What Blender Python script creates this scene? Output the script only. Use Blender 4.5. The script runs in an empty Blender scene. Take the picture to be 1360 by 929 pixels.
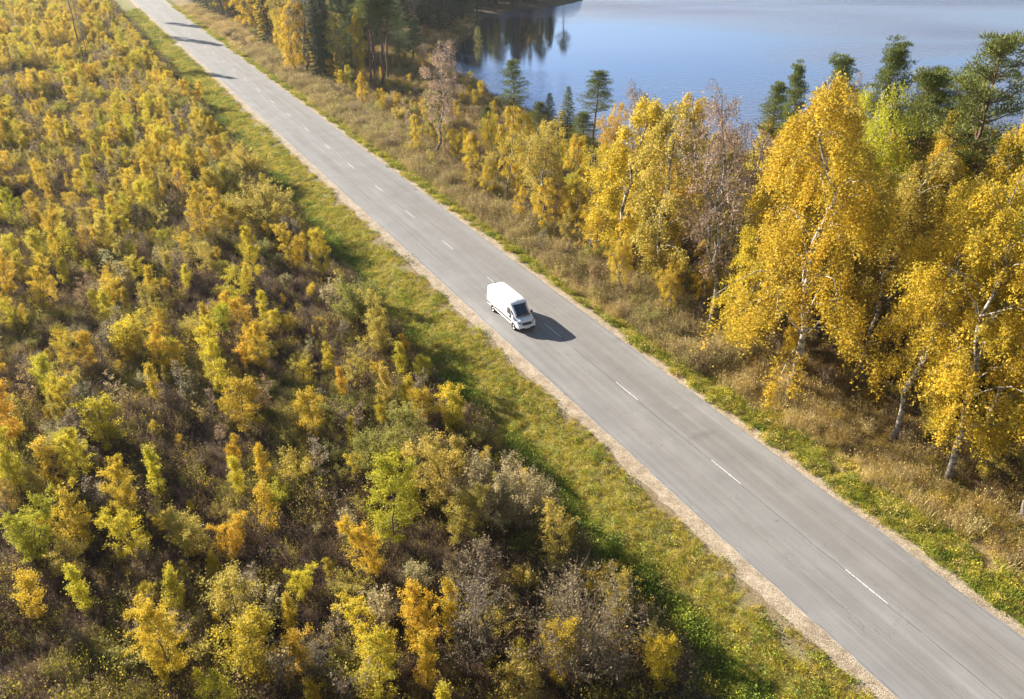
import bpy, bmesh, math, random
import numpy as np
from mathutils import Vector, Matrix, noise

# ------------------------------------------------------------------ camera, world, sun, exposure
sc = bpy.context.scene
COL = sc.collection
rng = np.random.default_rng(7)
random.seed(7)
R = math.radians

CAM_H = 36.9
PITCH = R(29.64)
F = 1080.0
cam_d = bpy.data.cameras.new('camera')
cam_d.sensor_width = 36.0
cam_d.lens = F / 1360 * 36
cam_d.clip_start = 0.5
cam_d.clip_end = 9000
cam = bpy.data.objects.new('camera', cam_d)
cam.location = (0, 0, CAM_H)
cam.rotation_euler = (R(90) - PITCH, 0, 0)
COL.objects.link(cam)
sc.camera = cam

SUN_DIR = Vector((-0.757, 0.525, 0.0)).normalized()
SUN_EL = R(22.2)
sun_vec = Vector((SUN_DIR.x * math.cos(SUN_EL), SUN_DIR.y * math.cos(SUN_EL), math.sin(SUN_EL)))
world = bpy.data.worlds.new('World')
sc.world = world
world.use_nodes = True
wn = world.node_tree
sky = wn.nodes.new('ShaderNodeTexSky')
sky.sky_type = 'NISHITA'
sky.sun_disc = False
sky.sun_elevation = SUN_EL
sky.sun_rotation = math.atan2(SUN_DIR.x, SUN_DIR.y)
sky.air_density = 1.0
sky.dust_density = 0.5
sky.ozone_density = 2.5
bg = wn.nodes['Background']
bg.inputs[1].default_value = 0.05
wn.links.new(sky.outputs[0], bg.inputs[0])

sun_d = bpy.data.lights.new('sun', 'SUN')
sun_d.energy = 5.0
sun_d.angle = R(0.5)
sun_d.color = (1.0, 0.91, 0.78)
sun = bpy.data.objects.new('sun', sun_d)
sun.rotation_euler = sun_vec.to_track_quat('Z', 'Y').to_euler()
sun.location = (0, 0, 80)
COL.objects.link(sun)

sc.view_settings.view_transform = 'Standard'
sc.view_settings.look = 'None'
sc.view_settings.exposure = 1.62
sc.view_settings.gamma = 1
sc.render.engine = 'CYCLES'
sc.cycles.max_bounces = 5
sc.cycles.diffuse_bounces = 2
sc.cycles.transmission_bounces = 2
sc.cycles.glossy_bounces = 2
sc.cycles.volume_bounces = 0
sc.cycles.transparent_max_bounces = 4
sc.cycles.use_denoising = True

HAZE = 0.00009                      # density of the air's haze per metre

# ------------------------------------------------------------------ frames
TH = R(28.262)                      # the road's heading
RD = np.array([-math.sin(TH), math.cos(TH)])
RN = np.array([math.cos(TH), math.sin(TH)])


def uw(u, w, z=0.0):
    p = RD * u + RN * w
    return Vector((p[0], p[1], z))


CP, SP = math.cos(PITCH), math.sin(PITCH)


def ground(x, y, z=0.0):
    """Point at height z seen at photograph position (x, y)."""
    a, v = x - 680.0, y - 464.5
    d = np.array([a, F * CP - v * SP, -F * SP - v * CP])
    t = (z - CAM_H) / d[2]
    return np.array([d[0] * t, d[1] * t])


def to_uw(p):
    return float(p[0] * RD[0] + p[1] * RD[1]), float(p[0] * RN[0] + p[1] * RN[1])


def project(X, Y, Z):
    z = Z - CAM_H
    zc = Y * CP - z * SP
    yc = -Y * SP - z * CP
    return 680 + F * X / zc, 464.5 + F * yc / zc, F / zc


def height_from(p, z0, ytop):
    """Height of a thing standing at p whose top shows at photo row ytop."""
    lo, hi = 0.0, 45.0
    for _ in range(40):
        m = (lo + hi) / 2
        if project(p[0], p[1], z0 + m)[1] > ytop:
            lo = m
        else:
            hi = m
    return lo


# ------------------------------------------------------------------ shoreline and terrain
LAKE_Z = -1.9
SHORE = [(-60, 86), (0, 82), (60, 80), (117, 81)]
for q in [(650, 125), (640, 110), (600, 97), (585, 90), (582, 72), (600, 64), (625, 42), (640, 25), (680, 15), (735, 10), (780, 0)]:
    SHORE.append(to_uw(ground(q[0], q[1], LAKE_Z)))
SHORE += [(325, 196), (390, 215), (520, 260), (700, 420), (830, 800), (500, 1150), (0, 1150), (-300, 700), (-200, 220)]
SHORE = np.array(SHORE)


def shore_dist(u, w):
    """Signed distance to the shoreline, positive on land."""
    u = np.asarray(u, float)
    w = np.asarray(w, float)
    best = np.full(u.shape, 1e9)
    inside = np.zeros(u.shape, bool)
    n = len(SHORE)
    for i in range(n):
        a, b = SHORE[i], SHORE[(i + 1) % n]
        d = b - a
        L = d @ d
        t = np.clip(((u - a[0]) * d[0] + (w - a[1]) * d[1]) / L, 0, 1)
        dd = np.hypot(u - a[0] - t * d[0], w - a[1] - t * d[1])
        best = np.minimum(best, dd)
        c = ((a[1] > w) != (b[1] > w))
        with np.errstate(divide='ignore', invalid='ignore'):
            xx = (b[0] - a[0]) * (w - a[1]) / (b[1] - a[1] + 1e-12) + a[0]
        inside ^= c & (u < xx)
    return np.where(inside, -best, best)


def vnoise(x, y, seed=0):
    """Smooth value noise on arrays, about -1..1."""
    x = np.asarray(x, float)
    y = np.asarray(y, float)
    xi = np.floor(x).astype(np.int64)
    yi = np.floor(y).astype(np.int64)
    fx, fy = x - xi, y - yi
    fx = fx * fx * (3 - 2 * fx)
    fy = fy * fy * (3 - 2 * fy)

    def h(a, b):
        n = (a * 374761393 + b * 668265263 + seed * 974634777) & 0xffffffff
        n = ((n ^ (n >> 13)) * 1274126177) & 0xffffffff
        return ((n ^ (n >> 16)) & 0xffff) / 32767.5 - 1
    return (h(xi, yi) * (1 - fx) * (1 - fy) + h(xi + 1, yi) * fx * (1 - fy)
            + h(xi, yi + 1) * (1 - fx) * fy + h(xi + 1, yi + 1) * fx * fy)


W_PTS = [-2000, -60, 0, 14, 20.5, 22.2, 23.6, 24.8, 26.6, 28.6, 29.7, 31.3, 40.3, 41.7, 42.6, 44.2, 46, 50, 62, 75, 2500]
H_PTS = [-0.5, -0.5, -0.4, -0.35, -0.35, -0.7, -1.15, -1.15, -0.62, -0.24, -0.075, -0.09, -0.09, -0.075, -0.3, -0.6, -0.55, -0.4, -0.6, -0.9, -1.2]


def terrain(u, w):
    u = np.asarray(u, float)
    w = np.asarray(w, float)
    ws = w + 0.9 * vnoise(u / 14, w * 0 + 3, 5) * np.clip((28.5 - w) / 2, 0, 1)
    h = np.interp(ws, W_PTS, H_PTS)
    off = np.clip(np.maximum(30.0 - w, w - 41.3) / 5.0, 0, 1)
    h = h + off * (0.35 * vnoise(u / 9, w / 9, 1) + 0.16 * vnoise(u / 3, w / 3, 2))
    h = h + np.clip(np.maximum(29.3 - w, w - 42.2) / 1.5, 0, 1) * 0.07 * vnoise(u / 0.9, w / 0.9, 3)
    sd = shore_dist(u, w)
    k = np.clip(sd / 14.0, 0, 1)
    k = k * k * (3 - 2 * k)
    shore_h = LAKE_Z + 0.12 + 0.05 * np.clip(sd, 0, 6) + 0.1 * vnoise(u / 2, w / 2, 8)
    h = np.where((sd < 14) & (w > 45), shore_h * (1 - k) + h * k, h)
    h = np.where(sd < 0, LAKE_Z + np.clip(sd * 0.35, -3.0, 0) + 0.02, h)
    return h


def tz(u, w):
    return float(terrain(np.array([u]), np.array([w]))[0])


# ------------------------------------------------------------------ small helpers
def tag(o, label=None, category=None, group=None, kind=None):
    if label:
        o['label'] = label
    if category:
        o['category'] = category
    if group:
        o['group'] = group
    if kind:
        o['kind'] = kind
    return o


def link(name, data, mat=None, parent=None):
    o = bpy.data.objects.new(name, data)
    COL.objects.link(o)
    if mat is not None and data is not None and not data.materials:
        data.materials.append(mat)
    if parent is not None:
        o.parent = parent
    return o


def np_mesh(name, V, Fc, mats=(), midx=None, tint=None, smooth=False):
    """V (n,3); Fc (m,3) or (m,4) or list of both arrays."""
    me = bpy.data.meshes.new(name)
    if not isinstance(Fc, list):
        Fc = [Fc]
    Fc = [np.asarray(a, np.int32) for a in Fc if len(a)]
    V = np.asarray(V, np.float32)
    me.vertices.add(len(V))
    me.vertices.foreach_set('co', V.ravel())
    nl = sum(a.size for a in Fc)
    nf = sum(len(a) for a in Fc)
    me.loops.add(nl)
    me.polygons.add(nf)
    me.loops.foreach_set('vertex_index', np.concatenate([a.ravel() for a in Fc]))
    tot = np.concatenate([np.full(len(a), a.shape[1], np.int32) for a in Fc])
    me.polygons.foreach_set('loop_start', np.concatenate([[0], np.cumsum(tot)[:-1]]).astype(np.int32))
    me.polygons.foreach_set('loop_total', tot)
    for m in mats:
        me.materials.append(m)
    if midx is not None:
        me.polygons.foreach_set('material_index', np.asarray(midx, np.int32))
    if tint is not None:
        at = me.attributes.new('lt', 'FLOAT', 'FACE')
        at.data.foreach_set('value', np.asarray(tint, np.float32))
    me.polygons.foreach_set('use_smooth', np.full(nf, bool(smooth)))
    me.update()
    me.validate()
    return me


class Geo:
    """Collects triangles and quads."""
    def __init__(s):
        s.V, s.T, s.Q, s.tt, s.tq, s.n = [], [], [], [], [], 0

    def add(s, V, T=None, Q=None, t=0.5):
        V = np.asarray(V, float)
        if T is not None and len(T):
            T = np.asarray(T)
            s.T.append(T + s.n)
            s.tt.append(np.full(len(T), t) if np.isscalar(t) else np.asarray(t))
        if Q is not None and len(Q):
            Q = np.asarray(Q)
            s.Q.append(Q + s.n)
            s.tq.append(np.full(len(Q), t) if np.isscalar(t) else np.asarray(t))
        s.V.append(V)
        s.n += len(V)

    def tube(s, pts, rad, n=5, t=0.5):
        pts = np.asarray(pts, float)
        m = len(pts)
        d = np.gradient(pts, axis=0)
        d /= np.linalg.norm(d, axis=1)[:, None] + 1e-9
        ref = np.where(np.abs(d[:, 2:3]) > 0.9, np.array([[1.0, 0, 0]]), np.array([[0, 0, 1.0]]))
        a = np.cross(d, ref)
        a /= np.linalg.norm(a, axis=1)[:, None] + 1e-9
        b = np.cross(d, a)
        an = np.arange(n) * 2 * np.pi / n
        ring = a[:, None, :] * np.cos(an)[None, :, None] + b[:, None, :] * np.sin(an)[None, :, None]
        V = (pts[:, None, :] + ring * np.asarray(rad)[:, None, None]).reshape(-1, 3)
        i = np.arange(m - 1)[:, None] * n
        j = np.arange(n)[None, :]
        j2 = (j + 1) % n
        Q = np.stack([i + j, i + j2, i + n + j2, i + n + j], -1).reshape(-1, 4)
        s.add(V, Q=Q, t=t)

    def leaves(s, C, size, r, t=None, flat=0.0, droop=0.0):
        """One little triangle per leaf at C with a random attitude."""
        N = len(C)
        if N == 0:
            return
        a = r.normal(size=(N, 3))
        a[:, 2] *= (1 - flat)
        a[:, 2] -= droop
        a /= np.linalg.norm(a, axis=1)[:, None] + 1e-9
        b = r.normal(size=(N, 3))
        b -= (b * a).sum(1)[:, None] * a
        b /= np.linalg.norm(b, axis=1)[:, None] + 1e-9
        sz = (size * r.uniform(0.65, 1.35, N))[:, None]
        V = np.stack([C - a * sz * 0.6, C + a * sz * 0.35 + b * sz * 0.48, C + a * sz * 0.35 - b * sz * 0.48], 1).reshape(-1, 3)
        s.add(V, T=np.arange(N * 3).reshape(-1, 3), t=r.uniform(0, 1, N) if t is None else t)

    def slivers(s, A, B, wd, r, t=None):
        """Thin triangles from A to B: twigs, needles, stalks."""
        N = len(A)
        if N == 0:
            return
        d = B - A
        b = np.cross(d, r.normal(size=(N, 3)))
        b /= np.linalg.norm(b, axis=1)[:, None] + 1e-9
        V = np.stack([A - b * wd / 2, A + b * wd / 2, B], 1).reshape(-1, 3)
        s.add(V, T=np.arange(N * 3).reshape(-1, 3), t=r.uniform(0, 1, N) if t is None else t)

    def mesh(s, name, mats=(), smooth=False):
        V = np.concatenate(s.V) if s.V else np.zeros((0, 3))
        T = np.concatenate(s.T) if s.T else np.zeros((0, 3), int)
        Q = np.concatenate(s.Q) if s.Q else np.zeros((0, 4), int)
        tt = np.concatenate((s.tt if s.T else []) + (s.tq if s.Q else []))
        return np_mesh(name, V, [T, Q], mats, None, tt, smooth)

    def ntri(s):
        return sum(len(a) for a in s.T) + 2 * sum(len(a) for a in s.Q)


# ------------------------------------------------------------------ materials
def new_mat(name):
    m = bpy.data.materials.new(name)
    m.use_nodes = True
    nt = m.node_tree
    nt.nodes.clear()
    out = nt.nodes.new('ShaderNodeOutputMaterial')
    return m, nt, out


def N(nt, typ, **kw):
    n = nt.nodes.new(typ)
    for k, v in kw.items():
        if k == 'ins':
            for kk, vv in v.items():
                n.inputs[kk].default_value = vv
        else:
            setattr(n, k, v)
    return n


def ramp(nt, stops, interp='LINEAR'):
    n = nt.nodes.new('ShaderNodeValToRGB')
    n.color_ramp.interpolation = interp
    e = n.color_ramp.elements
    e.remove(e[1])
    for k, (p, c) in enumerate(stops):
        x = e[0] if k == 0 else e.new(p)
        x.position = p
        x.color = (*c, 1) if len(c) == 3 else c
    return n


def mixc(nt, a, b, fac, blend='MIX'):
    n = nt.nodes.new('ShaderNodeMix')
    n.data_type = 'RGBA'
    n.blend_type = blend
    for sock, v in ((n.inputs['Factor'], fac), (n.inputs[6], a), (n.inputs[7], b)):
        if hasattr(v, 'links'):
            nt.links.new(v, sock)
        else:
            sock.default_value = v if not isinstance(v, tuple) else ((*v, 1) if len(v) == 3 else v)
    return n.outputs[2]


def math_n(nt, op, a, b=None, clamp=False):
    n = nt.nodes.new('ShaderNodeMath')
    n.operation = op
    n.use_clamp = clamp
    for i, v in enumerate((a, b)):
        if v is None:
            continue
        if hasattr(v, 'links'):
            nt.links.new(v, n.inputs[i])
        else:
            n.inputs[i].default_value = v
    return n.outputs[0]


def leaf_material(name, source, trans=0.45, spread=0.35, lo=(0.36, 0.42, 0.42), hi=(1.30, 1.24, 1.0), rough=0.6):
    """Foliage: colour of the object (or of the scattered instance) varied leaf by leaf."""
    m, nt, out = new_mat(name)
    if source == 'object':
        col = N(nt, 'ShaderNodeObjectInfo').outputs['Color']
    elif source == 'instance':
        col = N(nt, 'ShaderNodeAttribute', attribute_type='INSTANCER', attribute_name='tint').outputs['Color']
    else:
        c = N(nt, 'ShaderNodeRGB')
        c.outputs[0].default_value = (*source, 1)
        col = c.outputs[0]
    lt = N(nt, 'ShaderNodeAttribute', attribute_name='lt')
    var = ramp(nt, [(0.0, lo), (0.5, (1, 1, 1)), (1.0, hi)])
    nt.links.new(lt.outputs['Fac'], var.inputs[0])
    c2 = mixc(nt, col, var.outputs[0], 1.0, 'MULTIPLY')
    p = N(nt, 'ShaderNodeBsdfPrincipled', ins={'Roughness': rough, 'Specular IOR Level': 0.25})
    nt.links.new(c2, p.inputs['Base Color'])
    t = N(nt, 'ShaderNodeBsdfTranslucent')
    nt.links.new(c2, t.inputs['Color'])
    mx = N(nt, 'ShaderNodeMixShader', ins={0: trans})
    nt.links.new(p.outputs[0], mx.inputs[1])
    nt.links.new(t.outputs[0], mx.inputs[2])
    nt.links.new(mx.outputs[0], out.inputs[0])
    return m


M = {}
M['leaf'] = leaf_material('autumn_leaves', 'object')
M['needles'] = leaf_material('pine_needles', 'object', trans=0.2, lo=(0.5, 0.5, 0.5), hi=(1.5, 1.4, 1.2))
M['brush'] = leaf_material('brush', 'instance', trans=0.3, lo=(0.5, 0.48, 0.46), hi=(1.45, 1.4, 1.3), rough=0.7)
M['leaf_inst'] = leaf_material('autumn_leaves_far', 'instance')
M['twig'] = leaf_material('twigs', 'object', trans=0.0, lo=(0.6, 0.6, 0.6), hi=(1.3, 1.3, 1.3), rough=0.8)


def bark_material(name, base, dark, scale, contrast=(0.45, 0.62), vert=0.25):
    m, nt, out = new_mat(name)
    tc = N(nt, 'ShaderNodeTexCoord')
    mp = N(nt, 'ShaderNodeMapping', ins={'Scale': (1, 1, vert)})
    nt.links.new(tc.outputs['Object'], mp.inputs[0])
    nz = N(nt, 'ShaderNodeTexNoise', ins={'Scale': scale, 'Detail': 5.0, 'Roughness': 0.7})
    nt.links.new(mp.outputs[0], nz.inputs['Vector'])
    r = ramp(nt, [(contrast[0], dark), (contrast[1], base)])
    nt.links.new(nz.outputs['Fac'], r.inputs[0])
    p = N(nt, 'ShaderNodeBsdfPrincipled', ins={'Roughness': 0.8})
    nt.links.new(r.outputs[0], p.inputs['Base Color'])
    b = N(nt, 'ShaderNodeBump', ins={'Strength': 0.5, 'Distance': 0.03})
    nt.links.new(nz.outputs['Fac'], b.inputs['Height'])
    nt.links.new(b.outputs[0], p.inputs['Normal'])
    nt.links.new(p.outputs[0], out.inputs[0])
    return m


M['birch_bark'] = bark_material('birch_bark', (0.50, 0.45, 0.39), (0.07, 0.06, 0.05), 2.2, (0.43, 0.56), 2.2)
_nt = M['birch_bark'].node_tree            # old birches carry dark, furrowed bark at the foot
_p = next(n for n in _nt.nodes if n.type == 'BSDF_PRINCIPLED')
_tc = next(n for n in _nt.nodes if n.type == 'TEX_COORD')
_s = N(_nt, 'ShaderNodeSeparateXYZ')
_nt.links.new(_tc.outputs['Object'], _s.inputs[0])
_f = math_n(_nt, 'SUBTRACT', 1.0, math_n(_nt, 'DIVIDE', _s.outputs[2], 2.6), clamp=True)
_nt.links.new(mixc(_nt, _p.inputs['Base Color'].links[0].from_socket, (0.075, 0.06, 0.048), _f), _p.inputs['Base Color'])
M['pine_bark'] = bark_material('pine_bark', (0.30, 0.15, 0.08), (0.09, 0.06, 0.045), 3.0)
M['dark_bark'] = bark_material('dark_bark', (0.16, 0.12, 0.09), (0.04, 0.03, 0.025), 4.0)
M['stem_bark'] = bark_material('stem_bark', (0.24, 0.19, 0.15), (0.09, 0.07, 0.055), 5.0)


def simple(name, col, rough=0.5, metal=0.0, spec=0.5, noise_amt=0.0, nscale=8.0, coat=0.0):
    m, nt, out = new_mat(name)
    p = N(nt, 'ShaderNodeBsdfPrincipled', ins={'Roughness': rough, 'Metallic': metal, 'Specular IOR Level': spec, 'Base Color': (*col, 1), 'Coat Weight': coat})
    if noise_amt:
        tc = N(nt, 'ShaderNodeTexCoord')
        nz = N(nt, 'ShaderNodeTexNoise', ins={'Scale': nscale, 'Detail': 4.0})
        nt.links.new(tc.outputs['Object'], nz.inputs['Vector'])
        k = 1 - noise_amt
        c = mixc(nt, tuple(x * k for x in col), tuple(min(1, x * (1 + noise_amt * 0.5)) for x in col), nz.outputs['Fac'])
        nt.links.new(c, p.inputs['Base Color'])
    nt.links.new(p.outputs[0], out.inputs[0])
    return m


# ground: colours go by distance from the road (local x) with ragged edges
def ground_material():
    m, nt, out = new_mat('ground')
    tc = N(nt, 'ShaderNodeTexCoord')
    obj = tc.outputs['Object']
    sx = N(nt, 'ShaderNodeSeparateXYZ')
    nt.links.new(obj, sx.inputs[0])
    n1 = N(nt, 'ShaderNodeTexNoise', ins={'Scale': 0.35, 'Detail': 6.0, 'Roughness': 0.65})
    n2 = N(nt, 'ShaderNodeTexNoise', ins={'Scale': 2.2, 'Detail': 5.0, 'Roughness': 0.7})
    n3 = N(nt, 'ShaderNodeTexNoise', ins={'Scale': 11.0, 'Detail': 4.0, 'Roughness': 0.7})
    for n in (n1, n2, n3):
        nt.links.new(obj, n.inputs['Vector'])
    wob = math_n(nt, 'MULTIPLY', math_n(nt, 'SUBTRACT', n1.outputs['Fac'], 0.5), 5.0)
    wob2 = math_n(nt, 'MULTIPLY', math_n(nt, 'SUBTRACT', n2.outputs['Fac'], 0.5), 2.0)
    x = math_n(nt, 'ADD', sx.outputs[0], math_n(nt, 'ADD', math_n(nt, 'MULTIPLY', wob, 0.35), wob2))
    lo, hi = 10.0, 60.0
    f = math_n(nt, 'DIVIDE', math_n(nt, 'SUBTRACT', x, lo), hi - lo, clamp=True)

    def P(v):
        return (v - lo) / (hi - lo)
    field = (0.060, 0.040, 0.032)
    r = ramp(nt, [(0.0, field), (P(21.0), field), (P(22.3), (0.12, 0.12, 0.035)), (P(25.2), (0.19, 0.19, 0.045)),
                  (P(28.2), (0.24, 0.22, 0.07)), (P(29.2), (0.27, 0.21, 0.12)), (P(31.5), (0.34, 0.27, 0.19)),
                  (P(41.4), (0.38, 0.29, 0.20)), (P(41.9), (0.17, 0.20, 0.04)), (P(43.4), (0.22, 0.22, 0.06)), (P(44.5), (0.34, 0.25, 0.12)),
                  (P(50), (0.27, 0.19, 0.09)), (P(54), (0.15, 0.105, 0.055)), (1.0, (0.12, 0.09, 0.05))])
    nt.links.new(f, r.inputs[0])
    dirt = ramp(nt, [(0.50, (0, 0, 0)), (0.62, (1, 1, 1))])
    nt.links.new(n2.outputs['Fac'], dirt.inputs[0])
    inv = math_n(nt, 'MULTIPLY', dirt.outputs[0], 0.45)
    c = mixc(nt, r.outputs[0], (0.15, 0.105, 0.075), inv)
    mot = ramp(nt, [(0.25, (0.55, 0.55, 0.55)), (0.75, (1.35, 1.35, 1.3))])
    nt.links.new(n3.outputs['Fac'], mot.inputs[0])
    c = mixc(nt, c, mot.outputs[0], 1.0, 'MULTIPLY')
    p = N(nt, 'ShaderNodeBsdfPrincipled', ins={'Roughness': 0.9, 'Specular IOR Level': 0.15})
    nt.links.new(c, p.inputs['Base Color'])
    b = N(nt, 'ShaderNodeBump', ins={'Strength': 0.8, 'Distance': 0.15})
    nt.links.new(math_n(nt, 'ADD', n3.outputs['Fac'], n2.outputs['Fac']), b.inputs['Height'])
    nt.links.new(b.outputs[0], p.inputs['Normal'])
    nt.links.new(p.outputs[0], out.inputs[0])
    return m


def gravel_material():
    m, nt, out = new_mat('gravel')
    tc = N(nt, 'ShaderNodeTexCoord')
    v = N(nt, 'ShaderNodeTexVoronoi', ins={'Scale': 14.0, 'Randomness': 1.0})
    n1 = N(nt, 'ShaderNodeTexNoise', ins={'Scale': 0.9, 'Detail': 5.0, 'Roughness': 0.7})
    n2 = N(nt, 'ShaderNodeTexNoise', ins={'Scale': 7.0, 'Detail': 5.0, 'Roughness': 0.8})
    for n in (v, n1, n2):
        nt.links.new(tc.outputs['Object'], n.inputs['Vector'])
    hs = N(nt, 'ShaderNodeSeparateColor')
    nt.links.new(v.outputs['Color'], hs.inputs[0])
    r = ramp(nt, [(0.0, (0.29, 0.23, 0.16)), (0.5, (0.41, 0.335, 0.24)), (1.0, (0.54, 0.47, 0.37))])
    nt.links.new(hs.outputs[0], r.inputs[0])
    r2 = ramp(nt, [(0.3, (0.62, 0.58, 0.54)), (0.65, (1.12, 1.1, 1.08))])
    nt.links.new(n1.outputs['Fac'], r2.inputs[0])
    c = mixc(nt, r.outputs[0], r2.outputs[0], 1.0, 'MULTIPLY')
    r3 = ramp(nt, [(0.62, (1, 1, 1)), (0.72, (0.45, 0.42, 0.36))])
    nt.links.new(n2.outputs['Fac'], r3.inputs[0])
    c = mixc(nt, c, r3.outputs[0], 1.0, 'MULTIPLY')
    p = N(nt, 'ShaderNodeBsdfPrincipled', ins={'Roughness': 0.9, 'Specular IOR Level': 0.2})
    nt.links.new(c, p.inputs['Base Color'])
    b = N(nt, 'ShaderNodeBump', ins={'Strength': 0.7, 'Distance': 0.03})
    nt.links.new(v.outputs['Distance'], b.inputs['Height'])
    nt.links.new(b.outputs[0], p.inputs['Normal'])
    nt.links.new(p.outputs[0], out.inputs[0])
    return m


def asphalt_material():
    m, nt, out = new_mat('asphalt')
    tc = N(nt, 'ShaderNodeTexCoord')
    obj = tc.outputs['Object']
    sx = N(nt, 'ShaderNodeSeparateXYZ')
    nt.links.new(obj, sx.inputs[0])
    st = N(nt, 'ShaderNodeMapping', ins={'Scale': (1.6, 0.035, 1)})
    nt.links.new(obj, st.inputs[0])
    streak = N(nt, 'ShaderNodeTexNoise', ins={'Scale': 1.0, 'Detail': 6.0, 'Roughness': 0.75})
    nt.links.new(st.outputs[0], streak.inputs['Vector'])
    blotch = N(nt, 'ShaderNodeTexNoise', ins={'Scale': 0.28, 'Detail': 5.0, 'Roughness': 0.6})
    nt.links.new(obj, blotch.inputs['Vector'])
    grain = N(nt, 'ShaderNodeTexNoise', ins={'Scale': 22.0, 'Detail': 3.0, 'Roughness': 0.8})
    nt.links.new(obj, grain.inputs['Vector'])
    # profile across the road: paler wheel tracks, a browner middle of each lane, pale edges
    f = math_n(nt, 'DIVIDE', math_n(nt, 'SUBTRACT', sx.outputs[0], 31.0), 9.6, clamp=True)
    g = 0.262

    def c_(k, warm=0.0):
        return (g * k * (1 + warm), g * k * 0.975, g * k * (0.94 - warm))
    prof = ramp(nt, [(0.0, c_(1.08)), (0.06, c_(1.05)), (0.15, c_(1.0)), (0.25, c_(0.93, .015)), (0.36, c_(1.0)), (0.47, c_(1.02)),
                     (0.53, c_(1.0)), (0.63, c_(0.90, .03)), (0.72, c_(0.96, .02)), (0.83, c_(0.90, .03)), (0.92, c_(1.02)), (1.0, c_(1.04))])
    nt.links.new(f, prof.inputs[0])
    c = prof.outputs[0]
    for tex, a, b_, s0, s1 in ((streak, 0.34, 0.68, 0.80, 1.10), (blotch, 0.32, 0.68, 0.88, 1.08), (grain, 0.25, 0.75, 0.72, 1.24)):
        rr = ramp(nt, [(a, (s0, s0, s0)), (b_, (s1, s1, s1))])
        nt.links.new(tex.outputs['Fac'], rr.inputs[0])
        c = mixc(nt, c, rr.outputs[0], 1.0, 'MULTIPLY')
    # the cracked joint along the middle and two fainter ones along the lanes
    wig = N(nt, 'ShaderNodeMapping', ins={'Scale': (0.2, 0.5, 1)})
    nt.links.new(obj, wig.inputs[0])
    wn_ = N(nt, 'ShaderNodeTexNoise', ins={'Scale': 1.0, 'Detail': 5.0})
    nt.links.new(wig.outputs[0], wn_.inputs['Vector'])
    wv = math_n(nt, 'MULTIPLY', math_n(nt, 'SUBTRACT', wn_.outputs['Fac'], 0.5), 0.22)
    xs = math_n(nt, 'ADD', sx.outputs[0], wv)
    for cx, wd, st_, patch in ((35.80, 0.05, 0.85, 0.42), (38.35, 0.04, 0.40, 0.46), (37.2, 0.03, 0.3, 0.5), (33.3, 0.035, 0.32, 0.47), (31.12, 0.10, 0.40, 0.45), (40.45, 0.10, 0.35, 0.45)):
        d = math_n(nt, 'ABSOLUTE', math_n(nt, 'SUBTRACT', xs, cx))
        k = math_n(nt, 'SUBTRACT', 1.0, math_n(nt, 'DIVIDE', d, wd), clamp=True)
        pn = ramp(nt, [(patch - 0.08, (0, 0, 0)), (patch + 0.06, (1, 1, 1))])
        bn = N(nt, 'ShaderNodeTexNoise', ins={'Scale': 0.25 + 0.02 * cx, 'Detail': 4.0})
        nt.links.new(obj, bn.inputs['Vector'])
        nt.links.new(bn.outputs['Fac'], pn.inputs[0])
        k = math_n(nt, 'MULTIPLY', math_n(nt, 'MULTIPLY', k, st_), pn.outputs[0])
        c = mixc(nt, c, (0.07, 0.065, 0.06), k)
    ck = N(nt, 'ShaderNodeMapping', ins={'Scale': (0.55, 0.16, 1)})
    nt.links.new(obj, ck.inputs[0])
    cn = N(nt, 'ShaderNodeTexNoise', ins={'Scale': 1.0, 'Detail': 7.0, 'Roughness': 0.62})
    nt.links.new(ck.outputs[0], cn.inputs['Vector'])
    rid = math_n(nt, 'SUBTRACT', 1.0, math_n(nt, 'DIVIDE', math_n(nt, 'ABSOLUTE', math_n(nt, 'SUBTRACT', cn.outputs['Fac'], 0.5)), 0.006), clamp=True)
    cm_ = ramp(nt, [(0.46, (0, 0, 0)), (0.56, (1, 1, 1))])
    nt.links.new(blotch.outputs['Fac'], cm_.inputs[0])
    c = mixc(nt, c, (0.09, 0.085, 0.08), math_n(nt, 'MULTIPLY', math_n(nt, 'MULTIPLY', rid, 0.5), cm_.outputs[0]))
    # oil and tar stains
    def stain(u0, w0, ru, rw, s, col=(0.13, 0.12, 0.11)):
        nonlocal c
        du = math_n(nt, 'DIVIDE', math_n(nt, 'SUBTRACT', sx.outputs[1], u0), ru)
        dw = math_n(nt, 'DIVIDE', math_n(nt, 'SUBTRACT', sx.outputs[0], w0), rw)
        rr_ = math_n(nt, 'SQRT', math_n(nt, 'ADD', math_n(nt, 'POWER', math_n(nt, 'ABSOLUTE', du), 2.0), math_n(nt, 'POWER', math_n(nt, 'ABSOLUTE', dw), 2.0)))
        rr_ = math_n(nt, 'ADD', rr_, math_n(nt, 'MULTIPLY', math_n(nt, 'SUBTRACT', n_s.outputs['Fac'], 0.5), 2.4))
        k_ = math_n(nt, 'MULTIPLY', math_n(nt, 'SUBTRACT', 1.0, rr_, clamp=True), s)
        c = mixc(nt, c, col, k_)
    n_s = N(nt, 'ShaderNodeTexNoise', ins={'Scale': 2.5, 'Detail': 5.0, 'Roughness': 0.7})
    nt.links.new(obj, n_s.inputs['Vector'])
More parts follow.
